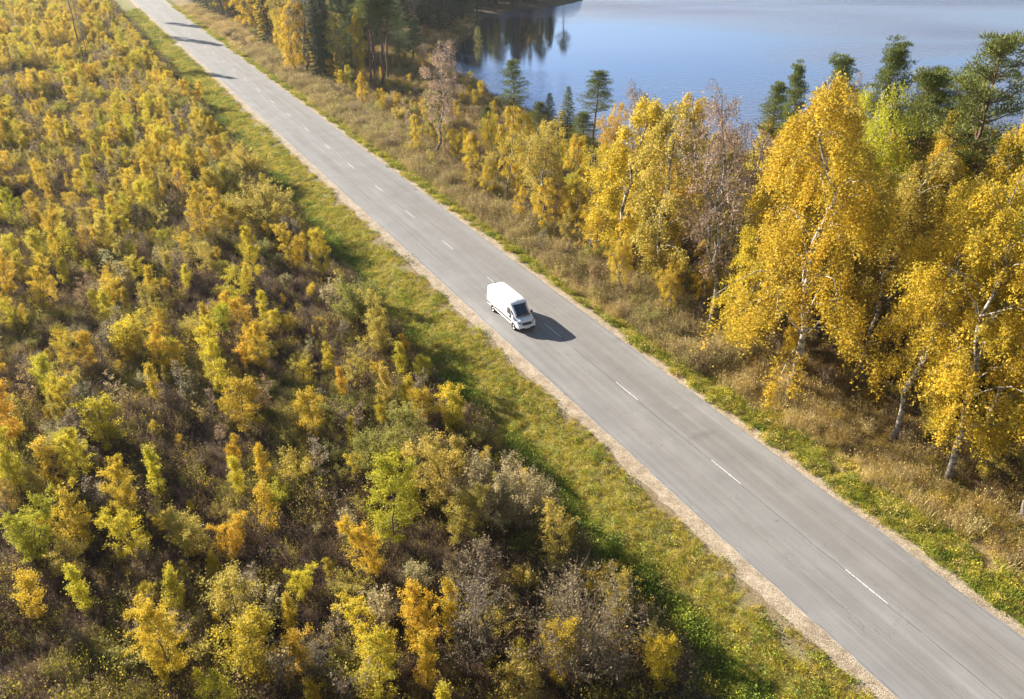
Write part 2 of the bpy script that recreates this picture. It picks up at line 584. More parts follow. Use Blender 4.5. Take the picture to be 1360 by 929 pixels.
    for px, py, ru, rw, s in ((932, 578, 0.55, 1.7, 0.55), (900, 546, 0.5, 1.0, 0.35), (751, 524, 0.35, 0.35, 0.75), (1032, 692, 0.15, 0.25, 0.8),
                              (936, 532, 0.6, 0.7, 0.5), (552, 252, 0.7, 0.5, 0.8), (1205, 825, 0.5, 0.12, 0.7), (820, 452, 0.7, 0.6, 0.45),
                              (1210, 760, 0.9, 1.1, 0.25), (1195, 735, 1.6, 0.8, 0.22), (640, 395, 1.0, .5, .25), (1125, 835, 1.1, 0.4, 0.2)):
        a_, b_ = to_uw(ground(px, py))
        stain(a_, b_, ru, rw, s)
    p = N(nt, 'ShaderNodeBsdfPrincipled', ins={'Roughness': 0.82, 'Specular IOR Level': 0.3})
    nt.links.new(c, p.inputs['Base Color'])
    b = N(nt, 'ShaderNodeBump', ins={'Strength': 0.35, 'Distance': 0.012})
    nt.links.new(grain.outputs['Fac'], b.inputs['Height'])
    nt.links.new(b.outputs[0], p.inputs['Normal'])
    nt.links.new(p.outputs[0], out.inputs[0])
    return m


def paint_material():
    m, nt, out = new_mat('road_paint')
    tc = N(nt, 'ShaderNodeTexCoord')
    n1 = N(nt, 'ShaderNodeTexNoise', ins={'Scale': 6.0, 'Detail': 6.0, 'Roughness': 0.8})
    nt.links.new(tc.outputs['Object'], n1.inputs['Vector'])
    r = ramp(nt, [(0.40, (0.30, 0.29, 0.28)), (0.56, (0.68, 0.67, 0.64))])
    nt.links.new(n1.outputs['Fac'], r.inputs[0])
    p = N(nt, 'ShaderNodeBsdfPrincipled', ins={'Roughness': 0.6})
    nt.links.new(r.outputs[0], p.inputs['Base Color'])
    nt.links.new(p.outputs[0], out.inputs[0])
    return m


def water_material():
    m, nt, out = new_mat('lake_water')
    geo = N(nt, 'ShaderNodeNewGeometry')
    pos = geo.outputs['Position']
    # where the breeze ruffles the lake and where it lies calm
    mp = N(nt, 'ShaderNodeMapping', ins={'Scale': (0.006, 0.020, 1), 'Rotation': (0, 0, -0.06)})
    nt.links.new(pos, mp.inputs[0])
    n1 = N(nt, 'ShaderNodeTexNoise', ins={'Scale': 1.0, 'Detail': 3.0, 'Roughness': 0.5, 'Distortion': 0.5})
    nt.links.new(mp.outputs[0], n1.inputs['Vector'])
    sx = N(nt, 'ShaderNodeSeparateXYZ')
    nt.links.new(pos, sx.inputs[0])
    dx = math_n(nt, 'DIVIDE', math_n(nt, 'SUBTRACT', sx.outputs[0], CALM[0]), 85.0)
    dy = math_n(nt, 'DIVIDE', math_n(nt, 'SUBTRACT', sx.outputs[1], CALM[1]), 80.0)
    d = math_n(nt, 'SQRT', math_n(nt, 'ADD', math_n(nt, 'MULTIPLY', dx, dx), math_n(nt, 'MULTIPLY', dy, dy)))
    calm = math_n(nt, 'SUBTRACT', 1.45, d, clamp=True)
    rr = ramp(nt, [(0.36, (0.15, 0.15, 0.15)), (0.66, (1, 1, 1))])
    nt.links.new(n1.outputs['Fac'], rr.inputs[0])
    ruf = math_n(nt, 'MULTIPLY', rr.outputs[0], math_n(nt, 'SUBTRACT', 1.0, math_n(nt, 'MULTIPLY', calm, 0.96)))
    m2 = N(nt, 'ShaderNodeMapping', ins={'Scale': (0.55, 1.1, 1), 'Rotation': (0, 0, 0.2)})
    nt.links.new(pos, m2.inputs[0])
    w1 = N(nt, 'ShaderNodeTexNoise', ins={'Scale': 1.0, 'Detail': 4.0, 'Roughness': 0.6})
    nt.links.new(m2.outputs[0], w1.inputs['Vector'])
    b = N(nt, 'ShaderNodeBump', ins={'Distance': 0.9})
    nt.links.new(w1.outputs['Fac'], b.inputs['Height'])
    nt.links.new(math_n(nt, 'ADD', math_n(nt, 'MULTIPLY', ruf, 0.55), 0.004), b.inputs['Strength'])
    gl = N(nt, 'ShaderNodeBsdfGlossy', ins={'Color': (0.86, 0.85, 1.0, 1)})
    nt.links.new(math_n(nt, 'ADD', math_n(nt, 'MULTIPLY', ruf, 0.05), 0.02), gl.inputs['Roughness'])
    nt.links.new(b.outputs[0], gl.inputs['Normal'])
    df = N(nt, 'ShaderNodeBsdfDiffuse', ins={'Color': (0.035, 0.075, 0.19, 1)})
    fr = N(nt, 'ShaderNodeFresnel', ins={'IOR': 1.33})
    nt.links.new(b.outputs[0], fr.inputs['Normal'])
    fac = math_n(nt, 'ADD', math_n(nt, 'MULTIPLY', fr.outputs[0], WATER_SHINE), 0.10, clamp=True)
    fac = math_n(nt, 'MULTIPLY', fac, math_n(nt, 'SUBTRACT', 1.0, math_n(nt, 'MULTIPLY', ruf, 0.32)))
    mx = N(nt, 'ShaderNodeMixShader')
    nt.links.new(fac, mx.inputs[0])
    nt.links.new(df.outputs[0], mx.inputs[1])
    nt.links.new(gl.outputs[0], mx.inputs[2])
    nt.links.new(mx.outputs[0], out.inputs[0])
    return m


WATER_SHINE = 2.3
CALM = tuple(ground(770, 60, LAKE_Z))
M['ground'] = ground_material()
M['gravel'] = gravel_material()
M['asphalt'] = asphalt_material()
M['paint'] = paint_material()
M['water'] = water_material()

# ------------------------------------------------------------------ ground sheet
def axis(pts):
    out = []
    for a, b, s in pts:
        out.append(np.arange(a, b, s))
    out.append([pts[-1][1]])
    return np.concatenate(out)


wa = axis([(-4000, -1000, 600), (-1000, -200, 160), (-200, -50, 15), (-50, -15, 3), (-15, 20, 0.8), (20, 48, 0.35), (48, 110, 1.6), (110, 300, 6), (300, 1200, 60), (1200, 5000, 600)])
ua = axis([(-3000, -500, 500), (-500, -60, 40), (-60, 5, 5), (5, 110, 0.6), (110, 200, 1.2), (200, 440, 3), (440, 1000, 40), (1000, 6000, 500)])
WW, UU = np.meshgrid(wa, ua)
HH = terrain(UU, WW)
nw, nu = len(wa), len(ua)
V = np.stack([WW.ravel(), UU.ravel(), HH.ravel()], 1)
i = np.arange(nu - 1)[:, None] * nw
j = np.arange(nw - 1)[None, :]
Q = np.stack([i + j, i + j + 1, i + nw + j + 1, i + nw + j], -1).reshape(-1, 4)
g = link('ground', np_mesh('ground', V, Q, [M['ground']], smooth=True))
g.rotation_euler[2] = TH
tag(g, kind='structure')

# lake
lv = SHORE.copy()
# the sheet is cut to the lake basin (a few metres into the banks, under the terrain)
c0 = SHORE.mean(0)
pts = []
for k in range(len(SHORE)):
    a, b, c = SHORE[k - 1], SHORE[k], SHORE[(k + 1) % len(SHORE)]
    t = (c - a) / np.linalg.norm(c - a)
    nrm = np.array([t[1], -t[0]])
    q = b + nrm * 1.5
    if shore_dist(np.array([q[0]]), np.array([q[1]]))[0] < 0:
        q = b - nrm * 1.5
    pts.append((q[1], q[0], 0.0))
me = bpy.data.meshes.new('lake')
me.from_pydata(pts, [], [list(range(len(pts)))])
me.update()
if me.polygons[0].normal.z < 0:
    me.flip_normals()
lake = link('lake', me)
lake.data.materials.append(M['water'])
lake.location = (0, 0, LAKE_Z)
lake.rotation_euler[2] = TH
# local coordinates of the sheet are road coordinates: the calm patch too
tag(lake, kind='structure')


# road and gravel verges
def edge_strip(name, w0, w1, z0, z1, amp0, amp1, mat, seed, nx=3, step=0.3, thick=0.0):
    u = np.concatenate([np.arange(-40, 160, step), np.arange(160, 480, step * 4), np.arange(480, 3000, 40)])
    e0 = w0 + amp0 * (0.6 * vnoise(u / 2.7, u * 0, seed) + 0.5 * vnoise(u / 0.7, u * 0, seed + 1))
    e1 = w1 + amp1 * (0.6 * vnoise(u / 2.7, u * 0, seed + 2) + 0.5 * vnoise(u / 0.7, u * 0, seed + 3))
    n = len(u)
    V = []
    for k in range(nx + 1):
        t = k / nx
        V.append(np.stack([e0 * (1 - t) + e1 * t, u, np.full(n, z0 * (1 - t) + z1 * t)], 1))
    if thick:
        V = [np.stack([e0 - 0.02, u, np.full(n, z0 - thick)], 1)] + V + [np.stack([e1 + 0.02, u, np.full(n, z1 - thick)], 1)]
    m = len(V)
    V = np.stack(V, 1).reshape(-1, 3)
    i = np.arange(n - 1)[:, None] * m
    j = np.arange(m - 1)[None, :]
    Q = np.stack([i + j, i + j + 1, i + m + j + 1, i + m + j], -1).reshape(-1, 4)
    o = link(name, np_mesh(name, V, Q, [mat]))
    o.rotation_euler[2] = TH
    tag(o, kind='structure')
    return o


road = edge_strip('road', 31.0, 40.6, 0.0, 0.0, 0.11, 0.11, M['asphalt'], 11, nx=4, thick=0.075)
edge_strip('gravel_verge', 29.8, 31.2, -0.055, -0.035, 0.34, 0.0, M['gravel'], 21)
edge_strip('gravel_verge', 40.4, 41.55, -0.035, -0.055, 0.0, 0.24, M['gravel'], 31)

# centre line dashes (3 m paint, 9 m gap)
dl = None
DASH_AT = [-17.3, -5.0, 7.3, 19.75, 32.35, 44.75, 57.0, 69.2, 81.3, 93.0, 104.9, 116.9] + [116.9 + 12.05 * q for q in range(1, 16)]
for u0 in DASH_AT:
    if dl is None:
        bm = bmesh.new()
        for s in range(10):
            for wv in (-0.055, 0.055):
                bm.verts.new((wv + 0.008 * math.sin(7.1 * s + wv * 90), s * 3.2 / 9, 0.004))
        bm.verts.ensure_lookup_table()
        for s in range(9):
            bm.faces.new([bm.verts[2 * s], bm.verts[2 * s + 1], bm.verts[2 * s + 3], bm.verts[2 * s + 2]])
        dl = bpy.data.meshes.new('dash')
        bm.to_mesh(dl)
        bm.free()
        dl.materials.append(M['paint'])
    d = link('dash', dl, parent=road)
    d.location = (35.88, u0, 0.0)

# ------------------------------------------------------------------ the van
PAINT = simple('white_paint', (0.86, 0.86, 0.87), 0.28, coat=0.6)
BLACK = simple('black_plastic', (0.02, 0.02, 0.022), 0.5)
GREYP = simple('grey_plastic', (0.09, 0.09, 0.10), 0.55)
GLASS = simple('tinted_glass', (0.010, 0.018, 0.03), 0.04, spec=0.9, coat=1.0)
RUBBER = simple('rubber', (0.02, 0.02, 0.02), 0.85)
STEEL = simple('silver_steel', (0.42, 0.42, 0.44), 0.35, metal=0.7)
LAMP = simple('headlight_glass', (0.35, 0.37, 0.42), 0.08, metal=0.5, coat=1.0)
RED = simple('red_lens', (0.45, 0.02, 0.02), 0.2)
PLATE = simple('plate_white', (0.75, 0.75, 0.74), 0.4)
CHROME = simple('chrome', (0.75, 0.76, 0.78), 0.12, metal=1.0)
SEAM = simple('panel_gap', (0.12, 0.12, 0.125), 0.7)
PAPER = simple('pale_paper', (0.7, 0.68, 0.64), 0.8)


def build_van():
    L0, L1 = -3.42, 3.36          # rear and front (x forward)
    root = bpy.data.objects.new('delivery_van', None)
    COL.objects.link(root)
    tag(root, 'white high-roof delivery van driving along the grey road with its dark shadow beside it', 'van')
    HW = 1.01
    # stations: x, top z, bottom z, half width low, half width at roof
    st = [(-3.42, 2.36, 0.50, 0.93, 0.80), (-3.38, 2.44, 0.44, 0.97, 0.84), (-3.25, 2.50, 0.42, 1.0, 0.88), (-2.6, 2.545, 0.40, HW, 0.90),
          (-1.2, 2.56, 0.38, HW, 0.90), (0.4, 2.56, 0.38, HW, 0.90), (1.15, 2.53, 0.38, HW, 0.90), (1.45, 2.46, 0.38, HW, 0.89), (1.62, 2.36, 0.38, HW, 0.87),
          (1.95, 2.03, 0.38, HW, 0.85), (2.30, 1.68, 0.38, 1.0, 0.84), (2.58, 1.40, 0.38, 0.995, 0.83), (2.68, 1.33, 0.38, 0.99, 0.82),
          (2.95, 1.24, 0.38, 0.975, 0.78), (3.15, 1.13, 0.38, 0.95, 0.74), (3.27, 0.98, 0.38, 0.92, 0.72), (3.34, 0.80, 0.38, 0.88, 0.74), (3.36, 0.60, 0.40, 0.86, 0.78)]

    def section(x, zt, zb, hl, hr):
        belt = min(1.22, zb + (zt - zb) * 0.62)
        H = zt - zb
        rr = min(0.16, H * 0.16)
        pts = [(0, zt), (hr * 0.55, zt - 0.012 * H), (hr - 0.10, zt - 0.03 * H - 0.01), (hr - 0.02, zt - rr * 0.55), (hr + (hl - hr) * 0.25, zt - rr * 1.4),
               (hl - (hl - hr) * 0.30 * (zt - belt > 0.5), belt + (zt - belt) * 0.35), (hl, belt), (hl + 0.003, zb + H * 0.28), (hl - 0.03, zb + 0.06), (hl - 0.12, zb)]
        full = [(x, y, z) for y, z in pts] + [(x, -y, z) for y, z in reversed(pts[1:])]
        return full
    bm = bmesh.new()
    rings = [[bm.verts.new(c) for c in section(*s)] for s in st]
    n = len(rings[0])
    for a, b in zip(rings, rings[1:]):
        for k in range(n):
            bm.faces.new([a[k], b[k], b[(k + 1) % n], a[(k + 1) % n]])
    bm.faces.new(rings[0])
    bm.faces.new(list(reversed(rings[-1])))
    bmesh.ops.recalc_face_normals(bm, faces=bm.faces)
    me = bpy.data.meshes.new('body')
    bm.to_mesh(me)
    bm.free()
    body = link('body', me, PAINT, root)
    # wheel arches cut out of the sides
    cutm = bmesh.new()
    for x in (2.33, -2.05):
        for s in (-1, 1):
            mt = Matrix.Translation((x, s * 0.97, 0.36)) @ Matrix.Rotation(R(90), 4, 'X')
            bmesh.ops.create_cone(cutm, cap_ends=True, segments=28, radius1=0.43, radius2=0.43, depth=0.5, matrix=mt)
    cme = bpy.data.meshes.new('cut')
    cutm.to_mesh(cme)
    cutm.free()
    cut = bpy.data.objects.new('cut', cme)
    COL.objects.link(cut)
    md = body.modifiers.new('b', 'BOOLEAN')
    md.object = cut
    md.operation = 'DIFFERENCE'
    md.solver = 'EXACT'
    dg = bpy.context.evaluated_depsgraph_get()
    newme = bpy.data.meshes.new_from_object(body.evaluated_get(dg))
    body.modifiers.clear()
    bpy.data.objects.remove(cut)
    body.data = newme
    body.data.polygons.foreach_set('use_smooth', np.ones(len(newme.polygons), bool))
    if not newme.materials:
        newme.materials.append(PAINT)
    try:
        newme.set_sharp_from_angle(angle=R(32))
    except Exception:
        pass

    def side_y(x, z):
        """Half width of the skin at (x, z)."""
        for a, b in zip(st, st[1:]):
            if a[0] <= x <= b[0]:
                t = (x - a[0]) / (b[0] - a[0])
                s = [a[k] * (1 - t) + b[k] * t for k in range(5)]
                sec = [(q[1], q[2]) for q in section(*s)[:10]]
                for p, q in zip(sec, sec[1:]):
                    if q[1] <= z <= p[1] + 1e-6:
                        tt = (p[1] - z) / (p[1] - q[1] + 1e-9)
                        return p[0] * (1 - tt) + q[0] * tt
        return 1.0

    def side_panel(name, poly, s, mat, off=0.004, parent=root, nsub=6):
        """Panel lying on the van's side: poly is a list of (x, z)."""
        bm = bmesh.new()
        # subdivide outline
        pts = []
        for (a, b) in zip(poly, poly[1:] + poly[:1]):
            for k in range(nsub):
                t = k / nsub
                pts.append((a[0] * (1 - t) + b[0] * t, a[1] * (1 - t) + b[1] * t))
        vs = [bm.verts.new((x, s * (side_y(x, z) + off), z)) for x, z in pts]
        f = bm.faces.new(vs if s < 0 else list(reversed(vs)))
        bmesh.ops.triangulate(bm, faces=[f])
        r = bmesh.ops.extrude_face_region(bm, geom=bm.faces[:])
        for v in r['geom']:
            if isinstance(v, bmesh.types.BMVert):
                v.co.y -= s * 0.02
        bmesh.ops.recalc_face_normals(bm, faces=bm.faces)
        me = bpy.data.meshes.new(name)
        bm.to_mesh(me)
        bm.free()
        return link(name, me, mat, parent)

    def box(name, c, d, mat, parent=root, bev=0.01, rot=None):
        bm = bmesh.new()
        bmesh.ops.create_cube(bm, size=1)
        for v in bm.verts:
            v.co = Vector((v.co.x * d[0], v.co.y * d[1], v.co.z * d[2]))
        if bev:
            bmesh.ops.bevel(bm, geom=bm.edges[:], offset=bev, segments=2, affect='EDGES')
        if rot:
            bmesh.ops.rotate(bm, verts=bm.verts, cent=(0, 0, 0), matrix=Matrix.Rotation(rot[1], 3, rot[0]))
        bmesh.ops.translate(bm, verts=bm.verts, vec=c)
        me = bpy.data.meshes.new(name)
        bm.to_mesh(me)
        bm.free()
        return link(name, me, mat, parent)

    def sheet(name, rows, mat, parent=root, thick=0.015):
        """Curved panel from rows of points, with thickness."""
        bm = bmesh.new()
        vv = [[bm.verts.new(p) for p in r] for r in rows]
        for a, b in zip(vv, vv[1:]):
            for k in range(len(a) - 1):
                bm.faces.new([a[k], a[k + 1], b[k + 1], b[k]])
        bmesh.ops.recalc_face_normals(bm, faces=bm.faces)
        if sum(f.normal.x + f.normal.z for f in bm.faces) < 0:
            bmesh.ops.reverse_faces(bm, faces=bm.faces)
        bmesh.ops.solidify(bm, geom=bm.faces[:], thickness=thick)
        bmesh.ops.recalc_face_normals(bm, faces=bm.faces)
        for f in bm.faces:
            f.smooth = True
        me = bpy.data.meshes.new(name)
        bm.to_mesh(me)
        bm.free()
        return link(name, me, mat, parent)

    def top_z(x, y):
        for a, b in zip(st, st[1:]):
            if a[0] <= x <= b[0]:
                t = (x - a[0]) / (b[0] - a[0])
                s = [a[k] * (1 - t) + b[k] * t for k in range(5)]
                sec = [(q[1], q[2]) for q in section(*s)[:10]]
                for p, q in zip(sec, sec[1:]):
                    if p[0] <= abs(y) <= q[0] + 1e-6:
                        tt = (abs(y) - p[0]) / (q[0] - p[0] + 1e-9)
                        return p[1] * (1 - tt) + q[1] * tt
                return sec[3][1]
        return 1.0

    # windshield, following the sloped nose of the cab
    xs = np.linspace(1.70, 2.62, 8)
    rows = []
    for x in xs:
        t = (x - 1.70) / 0.92
        hw = 0.74 + 0.06 * t
        ys = np.linspace(-hw, hw, 11)
        rows.append([(x - 0.10 * (abs(y) / hw) ** 3 * (1 if 0.02 < t < 0.98 else 0.3), y, top_z(x - 0.06 * (abs(y) / hw) ** 3, y) + 0.028) for y in ys])
    ws = sheet('windshield', rows, GLASS)
    for y0, y1 in ((-0.62, -0.08), (0.02, 0.56)):
        box('wiper', ((2.57), (y0 + y1) / 2, top_z(2.57, 0) + 0.035), (0.03, y1 - y0, 0.02), BLACK, ws, 0.004)
    # white sheet of paper lying behind the glass, seen through it as a pale spot
    # bonnet, grille, headlights, bumper
    rows = []
    for x in np.linspace(2.74, 3.17, 6):
        ys = np.linspace(-0.68, 0.68, 9)
        rows.append([(x, y, top_z(x, y) + 0.006) for y in ys])
    sheet('bonnet', rows, PAINT, thick=0.012)
    # black cowl under the glass
    rows = [[(x, y, top_z(x, y) + 0.006) for y in np.linspace(-0.76, 0.76, 9)] for x in (2.64, 2.69)]
    sheet('cowl', rows, BLACK, thick=0.01)
    gr = sheet('grille', [[(3.24 + (0.06 * (1 - (y / 0.6) ** 2)) - 0.03, y, 1.02) for y in np.linspace(-0.6, 0.6, 9)],
                          [(3.30 + (0.05 * (1 - (y / 0.6) ** 2)) - 0.01, y, 0.90) for y in np.linspace(-0.6, 0.6, 9)],
                          [(3.335 + (0.04 * (1 - (y / 0.6) ** 2)), y, 0.76) for y in np.linspace(-0.6, 0.6, 9)]], BLACK, thick=0.02)
    for z, x in ((0.97, 3.315), (0.87, 3.345), (0.79, 3.37)):
        box('chrome_strip', (x, 0, z), (0.02, 0.98 if z < 0.95 else 0.9, 0.016), CHROME, gr, 0.004)
    # round emblem: ring with a V over a W
    bm = bmesh.new()
    seg = 24
    for k in range(seg):
        a0, a1 = 2 * math.pi * k / seg, 2 * math.pi * (k + 1) / seg
        q = [(0.088, a0), (0.105, a0), (0.105, a1), (0.088, a1)]
        bm.faces.new([bm.verts.new((0, r_ * math.cos(t), r_ * math.sin(t))) for r_, t in q])

    def bar(p, q, wd=0.011):
        d = Vector((0, q[0] - p[0], q[1] - p[1]))
        nn = Vector((0, -d.z, d.y)).normalized() * wd
        P0, Q0 = Vector((0, *p)), Vector((0, *q))
        bm.faces.new([bm.verts.new(P0 - nn), bm.verts.new(Q0 - nn), bm.verts.new(Q0 + nn), bm.verts.new(P0 + nn)])
    for s in (-1, 1):
        bar((0.0, 0.012), (s * 0.04, 0.08))
        bar((s * 0.078, 0.035), (s * 0.038, -0.078))
        bar((s * 0.038, -0.078), (0.0, -0.005))
    bmesh.ops.solidify(bm, geom=bm.faces[:], thickness=0.01)
    bmesh.ops.translate(bm, verts=bm.verts, vec=(3.385, 0, 0.90))
    me = bpy.data.meshes.new('emblem')
    bm.to_mesh(me)
    bm.free()
    link('emblem', me, CHROME, gr)
    for s in (-1, 1):
        rows = []
        for z, xa in ((1.06, 3.08), (0.94, 3.17), (0.80, 3.24)):
            rows.append([(xa + 0.13 * (1 - t) - 0.22 * t * t, s * (0.62 + 0.31 * t), z + 0.05 * t) for t in np.linspace(0, 1, 5)])
        h = sheet('headlight', rows, LAMP, thick=0.03)
        # fog lamp recess
        box('fog_light', (3.30, s * 0.70, 0.56), (0.10, 0.20, 0.10), GREYP, root, 0.02)
    bm = bmesh.new()
    ring = []
    for t in np.linspace(-1, 1, 13):
        y = 0.97 * t
        x = 3.43 - 0.16 * abs(t) ** 3 - 0.18 * max(0, abs(t) - 0.85) / 0.15
        ring.append([bm.verts.new(c) for c in ((x - 0.10, y, 0.74), (x, y, 0.70), (x + 0.01, y, 0.55), (x - 0.02, y, 0.50), (x - 0.15, y, 0.50))])
    for a, b in zip(ring, ring[1:]):
        for k in range(5):
            bm.faces.new([a[k], b[k], b[(k + 1) % 5], a[(k + 1) % 5]])
    bm.faces.new(ring[0])
    bm.faces.new(list(reversed(ring[-1])))
    bmesh.ops.recalc_face_normals(bm, faces=bm.faces)
    me = bpy.data.meshes.new('front_bumper')
    bm.to_mesh(me)
    bm.free()
    fb = link('front_bumper', me, PAINT, root)
    box('air_intake', (3.33, 0, 0.40), (0.18, 1.66, 0.19), BLACK, fb, 0.03)
    box('licence_plate', (3.452, 0.0, 0.50), (0.012, 0.52, 0.12), PLATE, fb, 0.003, )
    # sides
    for s in (-1, 1):
        # cab door window with a quarter light
        side_panel('side_window', [(1.02, 1.30), (1.90, 1.34), (1.55, 1.93), (1.03, 1.97)], s, GLASS)
        side_panel('quarter_window', [(1.95, 1.34), (2.36, 1.38), (2.02, 1.70), (1.64, 1.92)], s, GLASS)
        # panel gaps
        for x in (0.93, -0.36):
            side_panel('door_gap', [(x, 0.52), (x + 0.018, 0.52), (x + 0.018, 2.12), (x, 2.12)], s, SEAM, 0.002)
        side_panel('door_gap', [(1.93, 0.66), (1.95, 0.66), (1.95, 1.32), (1.93, 1.32)], s, SEAM, 0.002)
        if s == -1:
            side_panel('slide_rail', [(-3.2, 1.30), (-0.4, 1.30), (-0.4, 1.33), (-3.2, 1.33)], s, SEAM, 0.004)
        # black rubbing strips between the wheels and behind them
        for x0, x1 in ((-1.58, 1.86), (-3.32, -2.52)):
            side_panel('rubbing_strip', [(x0, 0.66), (x1, 0.66), (x1, 0.84), (x0, 0.84)], s, BLACK, 0.02)
        side_panel('sill', [(-1.58, 0.42), (1.86, 0.42), (1.86, 0.54), (-1.58, 0.54)], s, PAINT, 0.012)
        # handles
        box('door_handle', (1.10, s * 1.025, 1.12), (0.17, 0.03, 0.035), GREYP, root, 0.01)
        # mirror: arm and two-part housing
        arm = box('mirror_arm', (2.02, s * 1.07, 1.24), (0.07, 0.20, 0.05), BLACK, root, 0.015)
        mi = box('mirror', (2.05, s * 1.20, 1.38), (0.13, 0.17, 0.33), BLACK, root, 0.035)
        box('mirror_glass', (1.982, s * 1.20, 1.38), (0.01, 0.13, 0.27), CHROME, mi, 0.004)
        # rear lamps
        box('rear_light', (-3.40, s * 0.90, 1.05), (0.08, 0.12, 0.62), RED, root, 0.02)
        box('side_lamp', (-0.9, s * 1.03, 0.75), (0.08, 0.02, 0.04), simple('amber', (0.6, 0.25, 0.02), 0.3) if s < 0 else bpy.data.materials['amber'], root, 0.005)
    # wheels
    def ring_mesh(name, prof, seg=28):
        bm = bmesh.new()
        rr = []
        for k in range(seg):
            a = 2 * math.pi * k / seg
            rr.append([bm.verts.new((r_ * math.cos(a), y, r_ * math.sin(a))) for r_, y in prof])
        for k in range(seg):
            a, b = rr[k], rr[(k + 1) % seg]
            for q in range(len(prof) - 1):
                bm.faces.new([a[q], a[q + 1], b[q + 1], b[q]])
        bmesh.ops.recalc_face_normals(bm, faces=bm.faces)
        for f in bm.faces:
            f.smooth = True
        me = bpy.data.meshes.new(name)
        bm.to_mesh(me)
        bm.free()
        return me
    tyre = ring_mesh('tyre', [(0.21, -0.09), (0.235, -0.115), (0.31, -0.115), (0.345, -0.09), (0.35, 0.09), (0.31, 0.115), (0.235, 0.115), (0.21, 0.09), (0.21, -0.09)])
    tyre.materials.append(RUBBER)
    rim = ring_mesh('rim', [(0.225, 0.098), (0.205, 0.085), (0.19, 0.05), (0.10, 0.045), (0.085, 0.085), (0.05, 0.10), (0.0, 0.10)])
    rim.materials.append(STEEL)
    for x in (2.33, -2.05):
        for s in (-1, 1):
            wh = bpy.data.objects.new('wheel', None)
            COL.objects.link(wh)
            wh.parent = root
            wh.location = (x, s * 0.90, 0.35)
            wh.rotation_euler[2] = 0 if s > 0 else math.pi
            link('tyre', tyre, parent=wh)
            link('rim', rim, parent=wh)
            # dark lining of the arch
            me = ring_mesh('arch_liner', [(0.425, -0.22), (0.425, 0.06), (0.405, 0.06)], 28)
            o = link('arch_liner', me, BLACK, root)
            o.location = (x, s * 0.93 - (0.02 if s > 0 else -0.02), 0.36)
            if s < 0:
                o.rotation_euler[2] = math.pi
    # rear: doors seam, bumper step, high brake light, plate
    box('rear_door_gap', (-3.424, 0, 1.40), (0.012, 0.02, 1.72), SEAM, root, 0)
    for s in (-1, 1):
        box('rear_window', (-3.425, s * 0.42, 1.72), (0.012, 0.56, 0.46), GLASS, root, 0)
    box('rear_bumper', (-3.47, 0, 0.50), (0.20, 1.90, 0.16), GREYP, root, 0.03)
    box('licence_plate', (-3.43, 0.45, 0.95), (0.012, 0.52, 0.12), PLATE, root, 0)
    box('brake_light', (-3.36, 0, 2.475), (0.14, 0.36, 0.06), GREYP, root, 0.015)
    # roof: the small aerial
    bm = bmesh.new()
    bmesh.ops.create_cone(bm, cap_ends=True, segments=8, radius1=0.035, radius2=0.015, depth=0.12, matrix=Matrix.Translation((1.36, 0, top_z(1.36, 0) + 0.05)))
    bmesh.ops.create_cone(bm, cap_ends=True, segments=6, radius1=0.010, radius2=0.006, depth=0.30, matrix=Matrix.Translation((1.32, 0, top_z(1.36, 0) + 0.22)) @ Matrix.Rotation(R(-25), 4, 'Y'))
    me = bpy.data.meshes.new('aerial')
    bm.to_mesh(me)
    bm.free()
    link('aerial', me, BLACK, root)
    box('floor_pan', (0, 0, 0.36), (6.2, 1.5, 0.10), BLACK, root, 0.02)
    return root


van = build_van()
van.location = uw(62.75, 33.62, 0.0)
van.rotation_euler[2] = TH - math.pi / 2       # +x of the van points down the road towards the camera
van.scale = (0.985, 0.985, 0.985)

# ------------------------------------------------------------------ plant builders (unit: metres, real heights)
def wander(r, h, n=10, amp=0.03, lean=(0, 0), z0=0.0):
    z = np.linspace(z0, h, n)
    t = z / h
    x = np.cumsum(r.normal(0, amp * h / n, n)) + lean[0] * h * t ** 1.3
    y = np.cumsum(r.normal(0, amp * h / n, n)) + lean[1] * h * t ** 1.3
    x -= x[0]
    y -= y[0]
    return np.stack([x, y, z], 1)


def at_t(P, t):
    k = t * (len(P) - 1)
    i = int(min(k, len(P) - 2))
    return P[i] * (1 - (k - i)) + P[i + 1] * (k - i)


